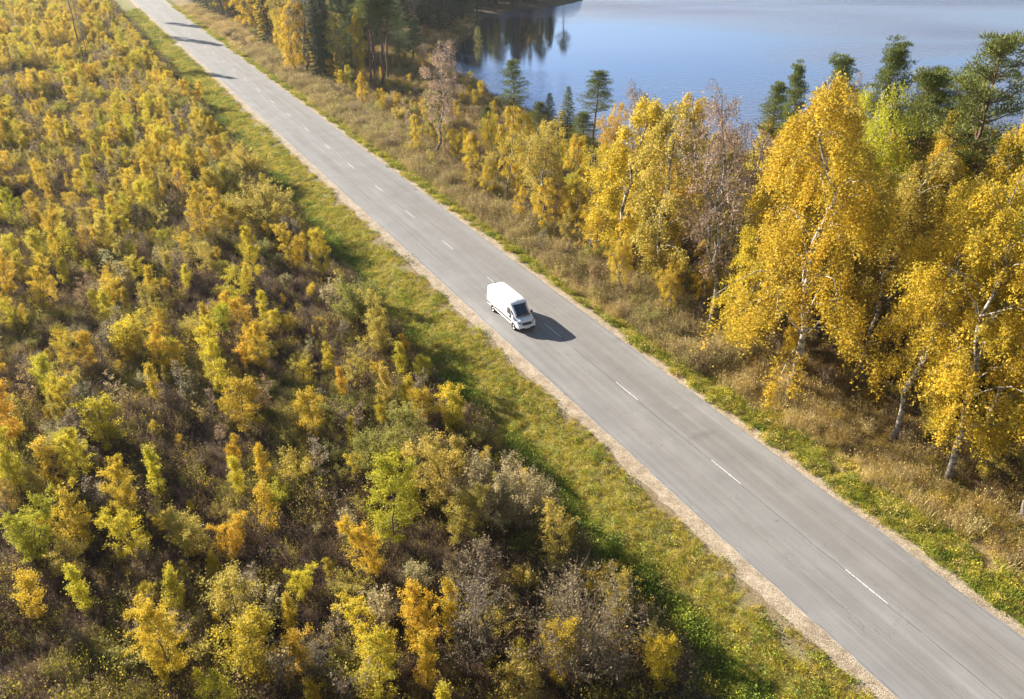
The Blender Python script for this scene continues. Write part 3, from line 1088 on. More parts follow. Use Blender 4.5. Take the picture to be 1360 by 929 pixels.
def birch(seed, h=17.0, spread=0.24, nleaf=15000, start=0.22, droop=0.8, bare=0.0, nlimb=30, fork=False, leafs=0.17, lean=(0, 0)):
    """Drooping crown: limbs rise, arch over and hang in leafy strands."""
    r = np.random.default_rng(seed)
    tr, cr = Geo(), Geo()
    stems = [wander(r, h, 14, 0.2, lean)]
    if fork:
        s0 = stems[0]
        for q in range(2):
            b = at_t(s0, 0.28 + 0.08 * q)
            a = r.uniform(0, 6.28)
            e = np.array([math.cos(a), math.sin(a), 0]) * h * 0.14
            hh = h * r.uniform(0.78, 0.92)
            t = np.linspace(0, 1, 10)[:, None]
            stems.append(b + (np.array([0, 0, hh]) - [0, 0, b[2]]) * t + e * t ** 0.7 + r.normal(0, 0.08, (10, 3)) * (t > 0))
    strands = []
    for si, S in enumerate(stems):
        m = len(S)
        r0 = 0.0105 * h * (1 if si == 0 else 0.6)
        rad = r0 * (1 - np.linspace(0, 1, m)) ** 0.85 + 0.015
        if si == 0:
            rad[0] *= 1.35
        tr.tube(S, rad, 8)
        NL = nlimb if si == 0 else nlimb // 2
        for k in range(NL):
            t = start + (0.97 - start) * ((k + r.uniform(0, 1)) / NL)
            if si:
                t = 0.15 + 0.8 * (k + r.uniform(0, 1)) / NL
            b = at_t(S, t)
            zt = b[2] / h
            prof = math.sin(math.pi * min(1, max(0.04, (zt - start * 0.8) / (1 - start * 0.8))) ** 0.75) ** 0.7
            L = spread * h * (0.35 + 0.85 * prof) * r.uniform(0.65, 1.15)
            a = k * 2.4 + r.uniform(-0.6, 0.6)
            el = math.radians(r.uniform(28, 55) + 18 * zt)
            d = np.array([math.cos(a) * math.cos(el), math.sin(a) * math.cos(el), math.sin(el)])
            tt = np.linspace(0, 1, 6)[:, None]
            limb = b + d * L * tt + np.array([0, 0, -1]) * L * droop * 0.62 * tt ** 3 + r.normal(0, 0.03 * L, (6, 3)) * tt
            tr.tube(limb, np.linspace(0.0036 * h * (1 - 0.6 * t), 0.010, 6), 4, t=0.4)
            nsub = 5 + int(3 * prof)
            for q in range(nsub):
                tq = r.uniform(0.25, 1.0)
                bb = at_t(limb, tq)
                a2 = a + r.uniform(-1.5, 1.5)
                L2 = L * 0.36 * r.uniform(0.5, 1.1)
                e2 = r.uniform(-0.1, 0.6)
                d2 = np.array([math.cos(a2) * math.cos(e2), math.sin(a2) * math.cos(e2), math.sin(e2)])
                sub = bb + d2 * L2 * tt + np.array([0, 0, -1]) * L2 * droop * 0.9 * tt ** 2
                cr.slivers(sub[:-1], sub[1:], 0.03, r, 0.15)
                for z in range(3):
                    p = at_t(sub, r.uniform(0.2, 1.0))
                    strands.append((p, r.uniform(0.5, 1.0) * (0.5 + droop) * h / 17 * 1.5, a2))
    ns = len(strands)
    P = np.array([s[0] for s in strands])
    Ls = np.array([s[1] for s in strands])
    An = np.array([s[2] for s in strands])
    # some strands have lost their leaves
    w = r.uniform(0.08, 1.0, ns) ** 2.0
    w[r.uniform(0, 1, ns) < bare] = 0.03
    drift = np.stack([np.cos(An), np.sin(An), np.zeros(ns)], 1) * 0.25
    ends = P + np.array([0, 0, -1.0]) * Ls[:, None] * 0.9 + drift * Ls[:, None] + r.normal(0, 0.08, (ns, 3))
    cr.slivers(P, ends, 0.022, r, 0.2)
    n = int(nleaf * (1 - 0.8 * bare))
    pick = r.choice(ns, n, p=w / w.sum())
    t = r.uniform(0, 1, n)[:, None]
    C = P[pick] * (1 - t) + ends[pick] * t + r.normal(0, 0.13 * h / 17 + 0.03, (n, 3))
    tw = r.uniform(0, 1, ns)
    tint = np.clip(tw[pick] * 0.55 + r.uniform(0, 0.45, n), 0, 1)
    cr.leaves(C, leafs, r, tint, droop=0.3)
    if bare > 0.4:   # fine rosy twigs
        m = int(nleaf * 0.35)
        pick = r.choice(ns, m)
        t = r.uniform(0, 1, m)[:, None]
        A = P[pick] * (1 - t) + ends[pick] * t
        B = A + r.normal(0, 0.28, (m, 3)) + [0, 0, 0.1]
        cr.slivers(A, B, 0.022, r, r.uniform(0.1, 0.5, m))
    return tr, cr


def pine(seed, h=18.0, start=0.55, spread=0.20, pads=90, per=230, layers=False):
    r = np.random.default_rng(seed)
    tr, cr = Geo(), Geo()
    S = wander(r, h, 12, 0.12)
    tr.tube(S, 0.0115 * h * (1 - np.linspace(0, 1, 12)) ** 0.75 + 0.02, 8)
    # dead stubs on the bare trunk
    for k in range(7):
        t = r.uniform(0.2, start)
        b = at_t(S, t)
        a = r.uniform(0, 6.28)
        e = b + np.array([math.cos(a), math.sin(a), 0.1]) * r.uniform(0.4, 1.3)
        tr.tube([b, (b + e) / 2 + [0, 0, 0.05], e], [0.03, 0.02, 0.01], 4)
    for k in range(pads):
        t = start + (0.99 - start) * (k / pads) ** 0.9
        if layers:
            t = start + (0.99 - start) * (int(k / pads * 9) + r.uniform(0, 0.35)) / 9
        b = at_t(S, t)
        z = (t - start) / (1 - start)
        prof = (1 - z) ** 0.65 * min(1.0, 0.45 + z * 3.0)
        L = spread * h * (0.12 + prof) * r.uniform(0.45, 1.1)
        a = k * 2.4 + r.uniform(-0.5, 0.5)
        el = r.uniform(0.05, 0.45) + 0.5 * z
        tip = b + np.array([math.cos(a) * math.cos(el), math.sin(a) * math.cos(el), math.sin(el)]) * L
        mid = (b + tip) / 2 + [0, 0, -0.06 * L]
        tr.tube([b, mid, tip], [0.05 * (1 - z) + 0.015, 0.03, 0.012], 4)
        for q in range(3):
            c = b + (tip - b) * r.uniform(0.55, 1.05) + r.normal(0, 0.22, 3)
            R3 = np.array([0.8, 0.8, 0.20]) * (0.55 + 0.6 * prof) * h / 18
            m = per // 3
            u = r.normal(size=(m, 3))
            u /= np.linalg.norm(u, axis=1)[:, None]
            A = c + u * R3 * r.uniform(0.3, 1.0, (m, 1))
            u2 = u + [0, 0, 0.55] + r.normal(0, 0.35, (m, 3))
            u2 /= np.linalg.norm(u2, axis=1)[:, None]
            cr.slivers(A, A + u2 * r.uniform(0.13, 0.26, (m, 1)), 0.055, r, np.clip(r.uniform(0, 1, m) * 0.6 + r.uniform(0, 0.4), 0, 1))
    return tr, cr


def spruce(seed, h=14.0, spread=0.17, n=170, per=60):
    r = np.random.default_rng(seed)
    tr, cr = Geo(), Geo()
    S = wander(r, h, 10, 0.04)
    tr.tube(S, 0.010 * h * (1 - np.linspace(0, 1, 10)) + 0.015, 7)
    for k in range(n):
        t = 0.06 + 0.93 * (k / n) ** 0.85
        b = at_t(S, t)
        L = spread * h * (1 - t) ** 0.8 * r.uniform(0.7, 1.1) + 0.15
        a = k * 2.4 + r.uniform(-0.4, 0.4)
        d = np.array([math.cos(a), math.sin(a), 0.0])
        m = max(14, int(per * (0.3 + (1 - t))))
        s = r.uniform(0.1, 1.0, m)[:, None]
        side = np.array([-d[1], d[0], 0])
        A = b + d * L * s + np.array([0, 0, -1]) * L * (0.45 * s - 0.25 * s ** 2.5) + side * r.normal(0, 0.16, (m, 1)) * L * (1.1 - s) * 1.3
        u2 = d * 0.6 + side * r.normal(0, 0.7, (m, 1)) + np.array([0, 0, 1]) * r.normal(-0.25, 0.35, (m, 1))
        u2 /= np.linalg.norm(u2, axis=1)[:, None]
        cr.slivers(A, A + u2 * r.uniform(0.2, 0.38, (m, 1)), 0.09, r)
        tr.tube([b, b + d * L * 0.9 + [0, 0, -0.2 * L]], [0.02, 0.008], 3)
    return tr, cr


def sapling(seed, h=4.0, spread=0.2, nleaf=2600, nb=26, base=0.12, up=0.9, stems=1, leafs=0.072, bare=0.0, clump=0.11):
    r = np.random.default_rng(seed)
    tr, cr = Geo(), Geo()
    tw = []
    for q in range(stems):
        a = r.uniform(0, 6.28)
        ln = (0.0, 0.0) if stems == 1 else (math.cos(a) * 0.22, math.sin(a) * 0.22)
        hh = h * (1 if q == 0 else r.uniform(0.6, 0.95))
        S = wander(r, hh, 9, 0.18, ln)
        tr.tube(S, 0.009 * hh * (1 - np.linspace(0, 1, 9)) + 0.008, 5)
        for k in range(nb if stems == 1 else max(6, nb // stems)):
            n_ = nb if stems == 1 else max(6, nb // stems)
            t = base + (0.98 - base) * (k + r.uniform(0, 1)) / n_
            b = at_t(S, t)
            z = (t - base) / (1 - base)
            prof = (math.sin(math.pi * min(1, z * 0.85 + 0.12)) ** 0.8) * (1.1 - 0.35 * z)
            L = spread * hh * (0.25 + prof) * r.uniform(0.55, 1.2)
            a = k * 2.4 + r.uniform(-0.7, 0.7)
            el = up * r.uniform(0.6, 1.2)
            d = np.array([math.cos(a) * math.cos(el), math.sin(a) * math.cos(el), math.sin(el)])
            tt = np.linspace(0, 1, 4)[:, None]
            br = b + d * L * tt + np.array([0, 0, 0.12]) * L * tt ** 2 + r.normal(0, 0.03 * L, (4, 3)) * tt
            tr.tube(br, [0.013, 0.010, 0.007, 0.004], 3, t=0.5)
            for j in range(4):
                p = at_t(br, r.uniform(0.25, 1.0))
                d2 = d + r.normal(0, 0.6, 3)
                e = p + d2 / np.linalg.norm(d2) * L * r.uniform(0.25, 0.5)
                tw.append((p, e, r.uniform(0, 1) ** 1.8 + 0.03))
            tw.append((br[1], br[3], 0.8))
    P = np.array([t[0] for t in tw])
    E_ = np.array([t[1] for t in tw])
    w = np.array([t[2] for t in tw])
    w[r.uniform(0, 1, len(w)) < bare] = 0.02
    cr.slivers(P, E_, 0.018, r, 0.1)
    n = int(nleaf * (1 - 0.75 * bare))
    pk = r.choice(len(tw), n, p=w / w.sum())
    t = r.uniform(0.1, 1.05, n)[:, None]
    C = P[pk] * (1 - t) + E_[pk] * t + r.normal(0, clump * h / 4, (n, 3))
    tint = np.clip(r.uniform(0, 1, len(tw))[pk] * 0.5 + r.uniform(0, 0.5, n), 0, 1)
    cr.leaves(C, leafs, r, tint)
    return tr, cr


def bush(seed, h=2.2, width=1.5, nleaf=3000, stems=16, leafs=0.09, bare=0.0):
    r = np.random.default_rng(seed)
    tr, cr = Geo(), Geo()
    tw = []
    for q in range(stems):
        a = q * 2.4 + r.uniform(-0.4, 0.4)
        out = width * r.uniform(0.15, 1.0) ** 0.7
        hh = h * (1.08 - 0.45 * (out / width) ** 2) * r.uniform(0.8, 1.1)
        t = np.linspace(0, 1, 6)[:, None]
        S = np.array([math.cos(a), math.sin(a), 0]) * out * t ** 1.2 + np.array([0, 0, 1]) * hh * t ** 0.8 + r.normal(0, 0.04, (6, 3)) * t
        tr.tube(S, np.linspace(0.028, 0.006, 6), 4)
        for j in range(12):
            p = at_t(S, r.uniform(0.3, 1.0))
            d = np.array([math.cos(a) * 0.4, math.sin(a) * 0.4, 0.8]) + r.normal(0, 0.45, 3)
            e = p + d / np.linalg.norm(d) * r.uniform(0.25, 0.6) * h / 2.2
            tw.append((p, e, r.uniform(0.1, 1)))
    P = np.array([t[0] for t in tw])
    E_ = np.array([t[1] for t in tw])
    w = np.array([t[2] for t in tw])
    cr.slivers(P, E_, 0.016, r, r.uniform(0, 0.5, len(P)))
    if bare > 0.3:
        for z in range(3):
            A = P + (E_ - P) * r.uniform(0.2, 0.9, (len(P), 1))
            cr.slivers(A, A + (E_ - P) * 0.5 + r.normal(0, 0.14, P.shape), 0.013, r, r.uniform(0, 0.6, len(P)))
    n = int(nleaf * (1 - bare))
    pk = r.choice(len(tw), n, p=w / w.sum())
    t = r.uniform(0.1, 1.05, n)[:, None]
    C = P[pk] * (1 - t) + E_[pk] * t + r.normal(0, 0.09, (n, 3))
    tint = np.clip(r.uniform(0, 1, len(tw))[pk] * 0.5 + r.uniform(0, 0.5, n), 0, 1)
    cr.leaves(C, leafs, r, tint)
    return tr, cr


KIND = {}


def make_kind(key, fn, bark, leaf, variants, **kw):
    out = []
    for v in variants:
        k2 = dict(kw)
        k2.update(v)
        h = k2.get('h')
        t, c = fn(**k2)
        out.append((t.mesh('trunk', [M[bark]], smooth=True), c.mesh('crown', [M[leaf]]), h))
    KIND[key] = out


make_kind('birch', birch, 'birch_bark', 'leaf', [
    dict(seed=1, h=17.0, spread=0.25, nleaf=42000, droop=1.0, start=0.16, lean=(0.05, 0.03), leafs=0.105, nlimb=36),
    dict(seed=2, h=16.0, spread=0.22, nleaf=30000, droop=0.85, start=0.25, fork=True, nlimb=26, leafs=0.105),
    dict(seed=3, h=15.0, spread=0.24, nleaf=31000, droop=0.7, start=0.18, leafs=0.105, nlimb=36),
    dict(seed=4, h=17.0, spread=0.20, nleaf=25000, droop=0.6, start=0.25, fork=True, nlimb=26, leafs=0.105)])
make_kind('slim', birch, 'birch_bark', 'leaf', [
    dict(seed=11, h=12.0, spread=0.17, nleaf=14000, droop=0.6, start=0.2, nlimb=26, leafs=0.11),
    dict(seed=12, h=12.0, spread=0.20, nleaf=16000, droop=0.7, start=0.15, nlimb=28, leafs=0.11),
    dict(seed=13, h=12.0, spread=0.16, nleaf=12000, droop=0.4, start=0.25, nlimb=24, bare=0.3, leafs=0.105),
    dict(seed=14, h=12.0, spread=0.19, nleaf=13000, droop=0.5, start=0.22, nlimb=24, fork=True, bare=0.15, leafs=0.11)])
make_kind('bare', birch, 'birch_bark', 'leaf', [
    dict(seed=21, h=14.0, spread=0.17, nleaf=9000, droop=0.35, start=0.3, nlimb=30, bare=0.85, leafs=0.11),
    dict(seed=22, h=14.0, spread=0.19, nleaf=9000, droop=0.3, start=0.25, nlimb=30, bare=0.75, fork=True, leafs=0.12)])
make_kind('pine', pine, 'pine_bark', 'needles', [
    dict(seed=31, h=18.0, start=0.58, spread=0.17, pads=70),
    dict(seed=32, h=18.0, start=0.42, spread=0.22, pads=100, layers=True),
    dict(seed=33, h=18.0, start=0.65, spread=0.14, pads=60),
    dict(seed=34, h=18.0, start=0.25, spread=0.19, pads=120)])
make_kind('spruce', spruce, 'dark_bark', 'needles', [dict(seed=41, h=14.0), dict(seed=42, h=14.0, spread=0.21), dict(seed=43, h=14.0, spread=0.14)])
make_kind('sapling', sapling, 'stem_bark', 'leaf', [
    dict(seed=51, h=4.0, spread=0.16, nleaf=4800, up=1.0),
    dict(seed=52, h=4.0, spread=0.20, nleaf=5440, up=0.8),
    dict(seed=53, h=4.0, spread=0.24, nleaf=6720, up=0.7, nb=34),
    dict(seed=54, h=4.0, spread=0.20, nleaf=5760, up=0.9, stems=2),
    dict(seed=55, h=4.0, spread=0.13, nleaf=3520, up=1.1),
    dict(seed=56, h=4.0, spread=0.22, nleaf=6720, up=0.8, stems=3, nb=40),
    dict(seed=57, h=4.0, spread=0.18, nleaf=3200, up=0.9, bare=0.35),
    dict(seed=58, h=4.0, spread=0.26, nleaf=5440, up=0.65, bare=0.15)])
make_kind('scant', sapling, 'stem_bark', 'leaf', [
    dict(seed=61, h=3.5, spread=0.20, nleaf=1500, bare=0.75, nb=36, leafs=0.09),
    dict(seed=62, h=3.5, spread=0.24, nleaf=1900, bare=0.7, nb=44, stems=3, leafs=0.09),
    dict(seed=63, h=3.5, spread=0.17, nleaf=1500, bare=0.85, nb=40, leafs=0.08),
    dict(seed=64, h=3.5, spread=0.26, nleaf=2600, bare=0.5, nb=40, stems=4, leafs=0.09)])
make_kind('scant_high', sapling, 'stem_bark', 'leaf', [
    dict(seed=161, h=6.0, spread=0.20, nleaf=5000, bare=0.75, nb=60, leafs=0.075, clump=0.06),
    dict(seed=162, h=6.0, spread=0.24, nleaf=6000, bare=0.7, nb=80, stems=4, leafs=0.075, clump=0.06),
    dict(seed=163, h=6.0, spread=0.17, nleaf=5000, bare=0.85, nb=64, leafs=0.07, clump=0.06),
    dict(seed=164, h=6.0, spread=0.26, nleaf=7000, bare=0.55, nb=80, stems=5, leafs=0.075, clump=0.06)])
make_kind('bush', bush, 'stem_bark', 'leaf', [
    dict(seed=71, nleaf=5200, h=2.2, leafs=0.075), dict(seed=72, width=1.9, nleaf=6800, stems=22, h=2.2, leafs=0.075), dict(seed=73, width=1.1, nleaf=4000, h=2.2, leafs=0.075),
    dict(seed=74, width=1.7, nleaf=5000, stems=30, h=2.2, bare=0.5, leafs=0.07)])
make_kind('bush_high', bush, 'stem_bark', 'leaf', [
    dict(seed=75, width=2.2, nleaf=14000, h=4.2, stems=34, leafs=0.085), dict(seed=76, width=2.8, nleaf=18000, stems=44, h=4.2, leafs=0.085), dict(seed=77, width=1.9, nleaf=12000, stems=30, h=4.2, leafs=0.085),
    dict(seed=78, width=2.4, nleaf=15000, stems=54, h=4.2, bare=0.6, leafs=0.075)])
make_kind('sapling_high', sapling, 'stem_bark', 'leaf', [
    dict(seed=151, h=6.5, spread=0.15, nleaf=8500, up=1.0, nb=38, clump=0.065, leafs=0.078),
    dict(seed=152, h=6.5, spread=0.19, nleaf=9500, up=0.85, nb=40, clump=0.065, leafs=0.078),
    dict(seed=153, h=6.5, spread=0.23, nleaf=12000, up=0.75, nb=46, clump=0.065, leafs=0.078),
    dict(seed=154, h=6.5, spread=0.19, nleaf=10000, up=0.9, stems=2, nb=44, clump=0.065, leafs=0.078),
    dict(seed=155, h=6.5, spread=0.13, nleaf=6000, up=1.1, nb=36, clump=0.065, leafs=0.078),
    dict(seed=156, h=6.5, spread=0.22, nleaf=13000, up=0.85, stems=4, nb=64, clump=0.065, leafs=0.078),
    dict(seed=157, h=6.5, spread=0.18, nleaf=6500, up=0.9, bare=0.35, nb=40, clump=0.065, leafs=0.078),
    dict(seed=158, h=6.5, spread=0.24, nleaf=9500, up=0.7, bare=0.15, nb=42, clump=0.07, leafs=0.11)])

# colours of foliage (base colours)
TINT = {
    'yellow': (0.67, 0.50, 0.050), 'golden': (0.67, 0.475, 0.048), 'orange': (0.70, 0.45, 0.045), 'lemon': (0.64, 0.54, 0.048),
    'lime': (0.50, 0.465, 0.040), 'olive': (0.36, 0.33, 0.08), 'ochre': (0.54, 0.43, 0.09), 'russet': (0.38, 0.27, 0.14),
    'rosy': (0.48, 0.34, 0.25), 'brown': (0.28, 0.21, 0.13), 'straw': (0.46, 0.38, 0.20), 'grey': (0.29, 0.235, 0.165), 'pine': (0.15, 0.18, 0.038),
    'deep': (0.060, 0.09, 0.035), 'bluegreen': (0.17, 0.21, 0.08), 'sage': (0.38, 0.36, 0.12)}
WORD = {'yellow': 'yellow', 'golden': 'golden', 'orange': 'orange', 'lemon': 'lemon-yellow', 'lime': 'lime-green', 'olive': 'olive', 'ochre': 'ochre',
        'russet': 'russet', 'rosy': 'rosy', 'brown': 'brown', 'straw': 'straw-coloured', 'grey': 'greyish', 'pine': 'green', 'deep': 'dark green',
        'bluegreen': 'blue-green', 'sage': 'sage-green'}

PLANTS = []


DARK_STEM = {}


def plant(kind, name, p, h, tint, var, label=None, category='tree', group=None, wide=1.0, rot=None, lean=(0.0, 0.0), jit=0.10):
    """p is a world (x, y); h the height; the plant is an Empty with trunk and crown."""
    mk = kind + '_high' if (kind, h > {'sapling': 4.9, 'bush': 3.0, 'scant': 4.3}.get(kind, 99)) in (('sapling', True), ('bush', True), ('scant', True)) else kind
    tm, cm, h0 = KIND[mk][var % len(KIND[mk])]
    u, w = to_uw(p)
    z = tz(u, w) - 0.04
    root = bpy.data.objects.new(name, None)
    root.empty_display_size = 0.3
    COL.objects.link(root)
    root.location = (p[0], p[1], z)
    s = h / h0
    root.scale = (s * wide, s * wide, s)
    root.rotation_euler = (lean[0], lean[1], random.uniform(0, 6.28) if rot is None else rot)
    if name == 'dead_tree':      # dark bark on its own copy of the trunk
        tm = tm.copy()
        tm.materials.clear()
        tm.materials.append(M['dark_bark'])
    t = bpy.data.objects.new('trunk', tm)
    COL.objects.link(t)
    t.parent = root
    c = bpy.data.objects.new('crown', cm)
    COL.objects.link(c)
    c.parent = root
    b = TINT[tint]
    k = 1 + random.uniform(-jit, jit)
    c.color = (min(1, b[0] * k * (1 + random.uniform(-0.04, 0.04))), min(1, b[1] * k * (1 + random.uniform(-jit, jit) * 0.35)), b[2] * k, 1)
    PLANTS.append((root, kind, tint, h, p, label, category, group, var % len(KIND[kind])))
    return root


# ------------------------------------------------------------------ trees on the lake side, traced from the photograph
# kind, name, base in the photo (x, y), row of the top, tint, variant, width factor, lean, label
def T(kind, name, bx, by, top, tint, var, label, wide=1.0, lean=(0, 0), rot=None, hmax=28.5, cat='tree'):
    p = ground(bx, by, -0.6)
    h = min(hmax, height_from(p, -0.6, top))
    if kind == 'pine' and bx > 1000:        # foot hidden in the photo: bx is where the top stands
        x0 = bx
        for _ in range(6):
            x0 -= project(p[0], p[1], h - 0.6)[0] - bx
            p = ground(x0, by, -0.6)
            h = min(hmax, height_from(p, -0.6, top))
    plant(kind, name, p, h, tint, var, label, cat, None, wide, rot, lean)
    return h


B, PI_, SP_ = 'birch_tree', 'pine_tree', 'spruce_tree'
TREES = [
    ('birch', B, 1050, 517, 95, 'golden', 0, 'tallest bright yellow birch on the verge, drooping crown over a thick dark-footed trunk', 1.12),
    ('birch', B, 1184, 592, 235, 'golden', 1, 'golden birch whose pale leaning trunk forks low above the tan grass', 0.85),
    ('birch', B, 1257, 643, 262, 'golden', 2, 'dense golden birch with its short pale trunk foot in the grass near the road', 1.0),
    ('birch', B, 1356, 702, 330, 'golden', 3, 'golden birch on the photo edge with grey trunk foot showing low on the verge', 0.9),
    ('birch', B, 1133, 470, 118, 'lime', 3, 'yellow-green birch on a slanting white trunk behind the tallest yellow birch', 0.8),
    ('bare', B, 938, 446, 122, 'rosy', 1, 'nearly bare rosy birch with twin white trunks beside the brown thicket', 0.9),
    ('slim', B, 888, 398, 140, 'ochre', 1, 'ochre-yellow birch between the rosy bare birch and the dark-footed yellow one', 1.1),
    ('slim', B, 825, 371, 128, 'yellow', 0, 'tall yellow birch with a dark trunk foot opposite the van', 1.15),
    ('slim', B, 678, 274, 138, 'golden', 2, 'thin golden birch with see-through crown standing alone among tan grass', 1.0),
    ('slim', B, 729, 297, 158, 'ochre', 3, 'ochre birch with spreading crown next to the thin golden birch', 1.25),
    ('bare', B, 578, 216, 62, 'rosy', 0, 'rosy bare tree with dark trunk foot between road and bay', 1.2),
    ('slim', B, 993, 470, 300, 'yellow', 1, 'small yellow birch tucked under the tallest yellow crown', 1.2),
    ('slim', B, 800, 330, 190, 'yellow', 3, 'yellow birch behind the tall opposite-the-van birch, low crown', 1.1),
    ('birch', B, 1085, 400, 110, 'golden', 1, 'golden birch rising behind the tallest yellow birch', 0.8),
    ('birch', B, 1020, 385, 165, 'yellow', 2, 'rounded yellow birch at the shoulder of the tallest one', 0.85),
    ('slim', B, 968, 380, 175, 'ochre', 2, 'sparse ochre birch just behind the bare rosy birch', 1.0),
    ('birch', B, 1215, 440, 135, 'golden', 2, 'golden birch in the second row behind the forked one', 0.9),
    ('birch', B, 1290, 480, 130, 'golden', 0, 'broad golden birch in the second row under the shore pines', 0.95),
    ('birch', B, 1352, 470, 110, 'yellow', 1, 'tall golden-yellow birch at the photo edge below the big shore pine', 1.0),
    ('birch', B, 1330, 560, 215, 'golden', 3, 'golden birch filling the edge of the photo above the grey-footed one', 1.0),
    ('birch', B, 1235, 540, 250, 'yellow', 2, 'yellow birch crowding between the forked birch and the dense golden one', 0.8),
    ('slim', B, 860, 330, 150, 'ochre', 0, 'narrow ochre birch in the second row near the lake', 1.1),
    ('slim', B, 905, 300, 128, 'yellow', 1, 'yellow-topped birch rising against the lake water', 1.1),
    ('bare', B, 830, 290, 115, 'russet', 1, 'russet half-bare tree beside the tall shore pine', 0.9),
    ('slim', B, 815, 270, 135, 'orange', 3, 'small orange birch next to the tall shore pine', 0.8),
    ('slim', B, 765, 260, 180, 'yellow', 1, 'yellow birch below the two small dark spruces', 1.2),
    ('slim', B, 700, 240, 150, 'yellow', 0, 'yellow birch under the broad layered shore pine', 1.1),
    ('slim', B, 655, 225, 150, 'yellow', 3, 'yellow birch beside the broad layered shore pine', 1.0),
    ('slim', B, 622, 236, 182, 'yellow', 1, 'low bright yellow birch at the head of the tan strip', 1.3),
    ('bare', B, 1098, 330, 88, 'rosy', 0, 'rosy leafless birch top showing among the pines', 0.8),
    ('bare', B, 955, 330, 160, 'rosy', 0, 'thin leafless birch in front of the lake behind the rosy pair', 0.7),
    ('slim', B, 1000, 300, 148, 'golden', 1, 'golden birch at the lakeside under the small pine tip', 1.2),
    ('slim', B, 1180, 330, 135, 'lime', 1, 'yellow-green birch under the twin-topped shore pine', 1.3),
    ('birch', B, 1140, 350, 125, 'orange', 2, 'orange-gold birch below the twin-topped shore pine', 0.7),
    ('birch', B, 1260, 350, 140, 'golden', 3, 'golden birch in the back row near the low bluish pines', 0.8),
    ('birch', B, 1320, 340, 132, 'yellow', 0, 'yellow birch in the back row below the big edge pine', 0.8),
    # conifers by the lake
    ('pine', PI_, 683, 178, 79, 'pine', 1, 'broad pine with layered open branches against the lake', 0.95),
    ('spruce', SP_, 728, 188, 122, 'pine', 1, 'small dark spruce, the shorter of two between the shore pines', 1.5),
    ('spruce', SP_, 753, 196, 110, 'pine', 1, 'small dark spruce, the taller of two between the shore pines', 1.3),
    ('pine', PI_, 785, 218, 93, 'pine', 0, 'tall pine with bare reddish trunk and high green crown by the lake', 1.0),
    ('pine', PI_, 1033, 300, 103, 'pine', 2, 'pine with a small tip peeping over the golden birches', 1.1),
    ('pine', PI_, 1078, 331, 84, 'pine', 3, 'pine with a leaning tip beside the rosy birch top', 0.8),
    ('pine', PI_, 1150, 364, 68, 'pine', 1, 'lower of the twin-topped green shore pines', 0.85),
    ('pine', PI_, 1192, 382, 52, 'pine', 3, 'higher of the twin-topped green shore pines', 1.0),
    ('pine', PI_, 1232, 401, 92, 'pine', 2, 'first small green pine in the row beyond the golden birches', 1.1),
    ('pine', PI_, 1262, 414, 94, 'pine', 0, 'bluish pine in the row between the twin tops and the edge pine', 1.1),
    ('pine', PI_, 1296, 430, 92, 'pine', 1, 'flat-topped pine leaning towards the big edge pine', 0.9),
    ('pine', PI_, 1340, 450, 38, 'pine', 1, 'big dark pine standing highest at the edge of the lake view', 1.1),
    ('pine', PI_, 715, 190, 134, 'pine', 3, 'bushy young green pine under the small dark spruces', 1.7),
    ('pine', PI_, 768, 225, 150, 'pine', 3, 'bushy green pine at the foot of the tall shore pine', 1.6),
    ('pine', PI_, 650, 190, 140, 'pine', 3, 'low green pine on the headland beside the water', 1.4),
    # upper part of the photo, beside the far road
    ('slim', B, 396, 101, -4, 'golden', 1, 'leaning golden birch with dark trunk beside the far road', 1.2),
    ('bare', B, 412, 101, -30, 'grey', 0, 'grey bare tree beside the leaning golden birch', 1.3),
    ('slim', B, 375, 80, 8, 'golden', 3, 'golden birch in the cluster next to the leaning one', 1.3),
    ('slim', B, 352, 62, -12, 'golden', 0, 'golden birch where the roadside trees come closest to the far road', 1.3),
    ('slim', B, 330, 45, -30, 'golden', 1, 'amber birch on the roadside in the hazy distance', 1.4),
    ('slim', B, 303, 28, -38, 'orange', 3, 'orange birch on the roadside near the top of the photo', 1.5),
    ('slim', B, 440, 90, 30, 'ochre', 2, 'brownish birch behind the grey bare tree', 1.5),
    ('slim', B, 425, 78, 0, 'ochre', 3, 'dull ochre birch against the dark wood', 1.5),
    ('spruce', SP_, 437, 106, 62, 'deep', 1, 'small dark spruce at the edge of the roadside clearing', 1.2),
    ('slim', B, 464, 122, 88, 'lemon', 1, 'small lemon-yellow birch left of the tall pine group', 1.0),
    ('slim', B, 486, 146, 96, 'golden', 1, 'small golden birch standing before the tall pine group', 0.9),
    ('slim', B, 483, 112, 12, 'yellow', 1, 'narrow bright yellow birch among the tall dark pines', 0.6),
    ('pine', PI_, 492, 114, -12, 'pine', 2, 'first tall bare-trunked pine of the group by the clearing', 1.0),
    ('pine', PI_, 500, 112, -22, 'pine', 0, 'tall dark pine in the middle of the bare-trunked group', 1.1),
    ('pine', PI_, 508, 114, -20, 'pine', 2, 'reddish bare-trunked pine towards the lake side of the group', 1.1),
    ('pine', PI_, 516, 112, -8, 'pine', 0, 'last tall pine of the group nearest the bay', 1.1),
    ('pine', PI_, 470, 96, -6, 'bluegreen', 3, 'bushy blue-green pine at the road side of the tall group', 0.9),
    ('pine', PI_, 530, 90, 8, 'bluegreen', 3, 'bluish pine beyond the tall group above the bay', 1.0),
    ('pine', PI_, 548, 84, 22, 'deep', 3, 'dark low pine at the lip of the shaded meadow', 1.2),
    ('bare', B, 564, 88, 52, 'russet', 1, 'russet leafless shrub-like tree at the bay corner', 1.6),
    ('slim', B, 634, 52, 18, 'olive', 1, 'pale olive birch on the shaded marshy meadow', 1.0),
]
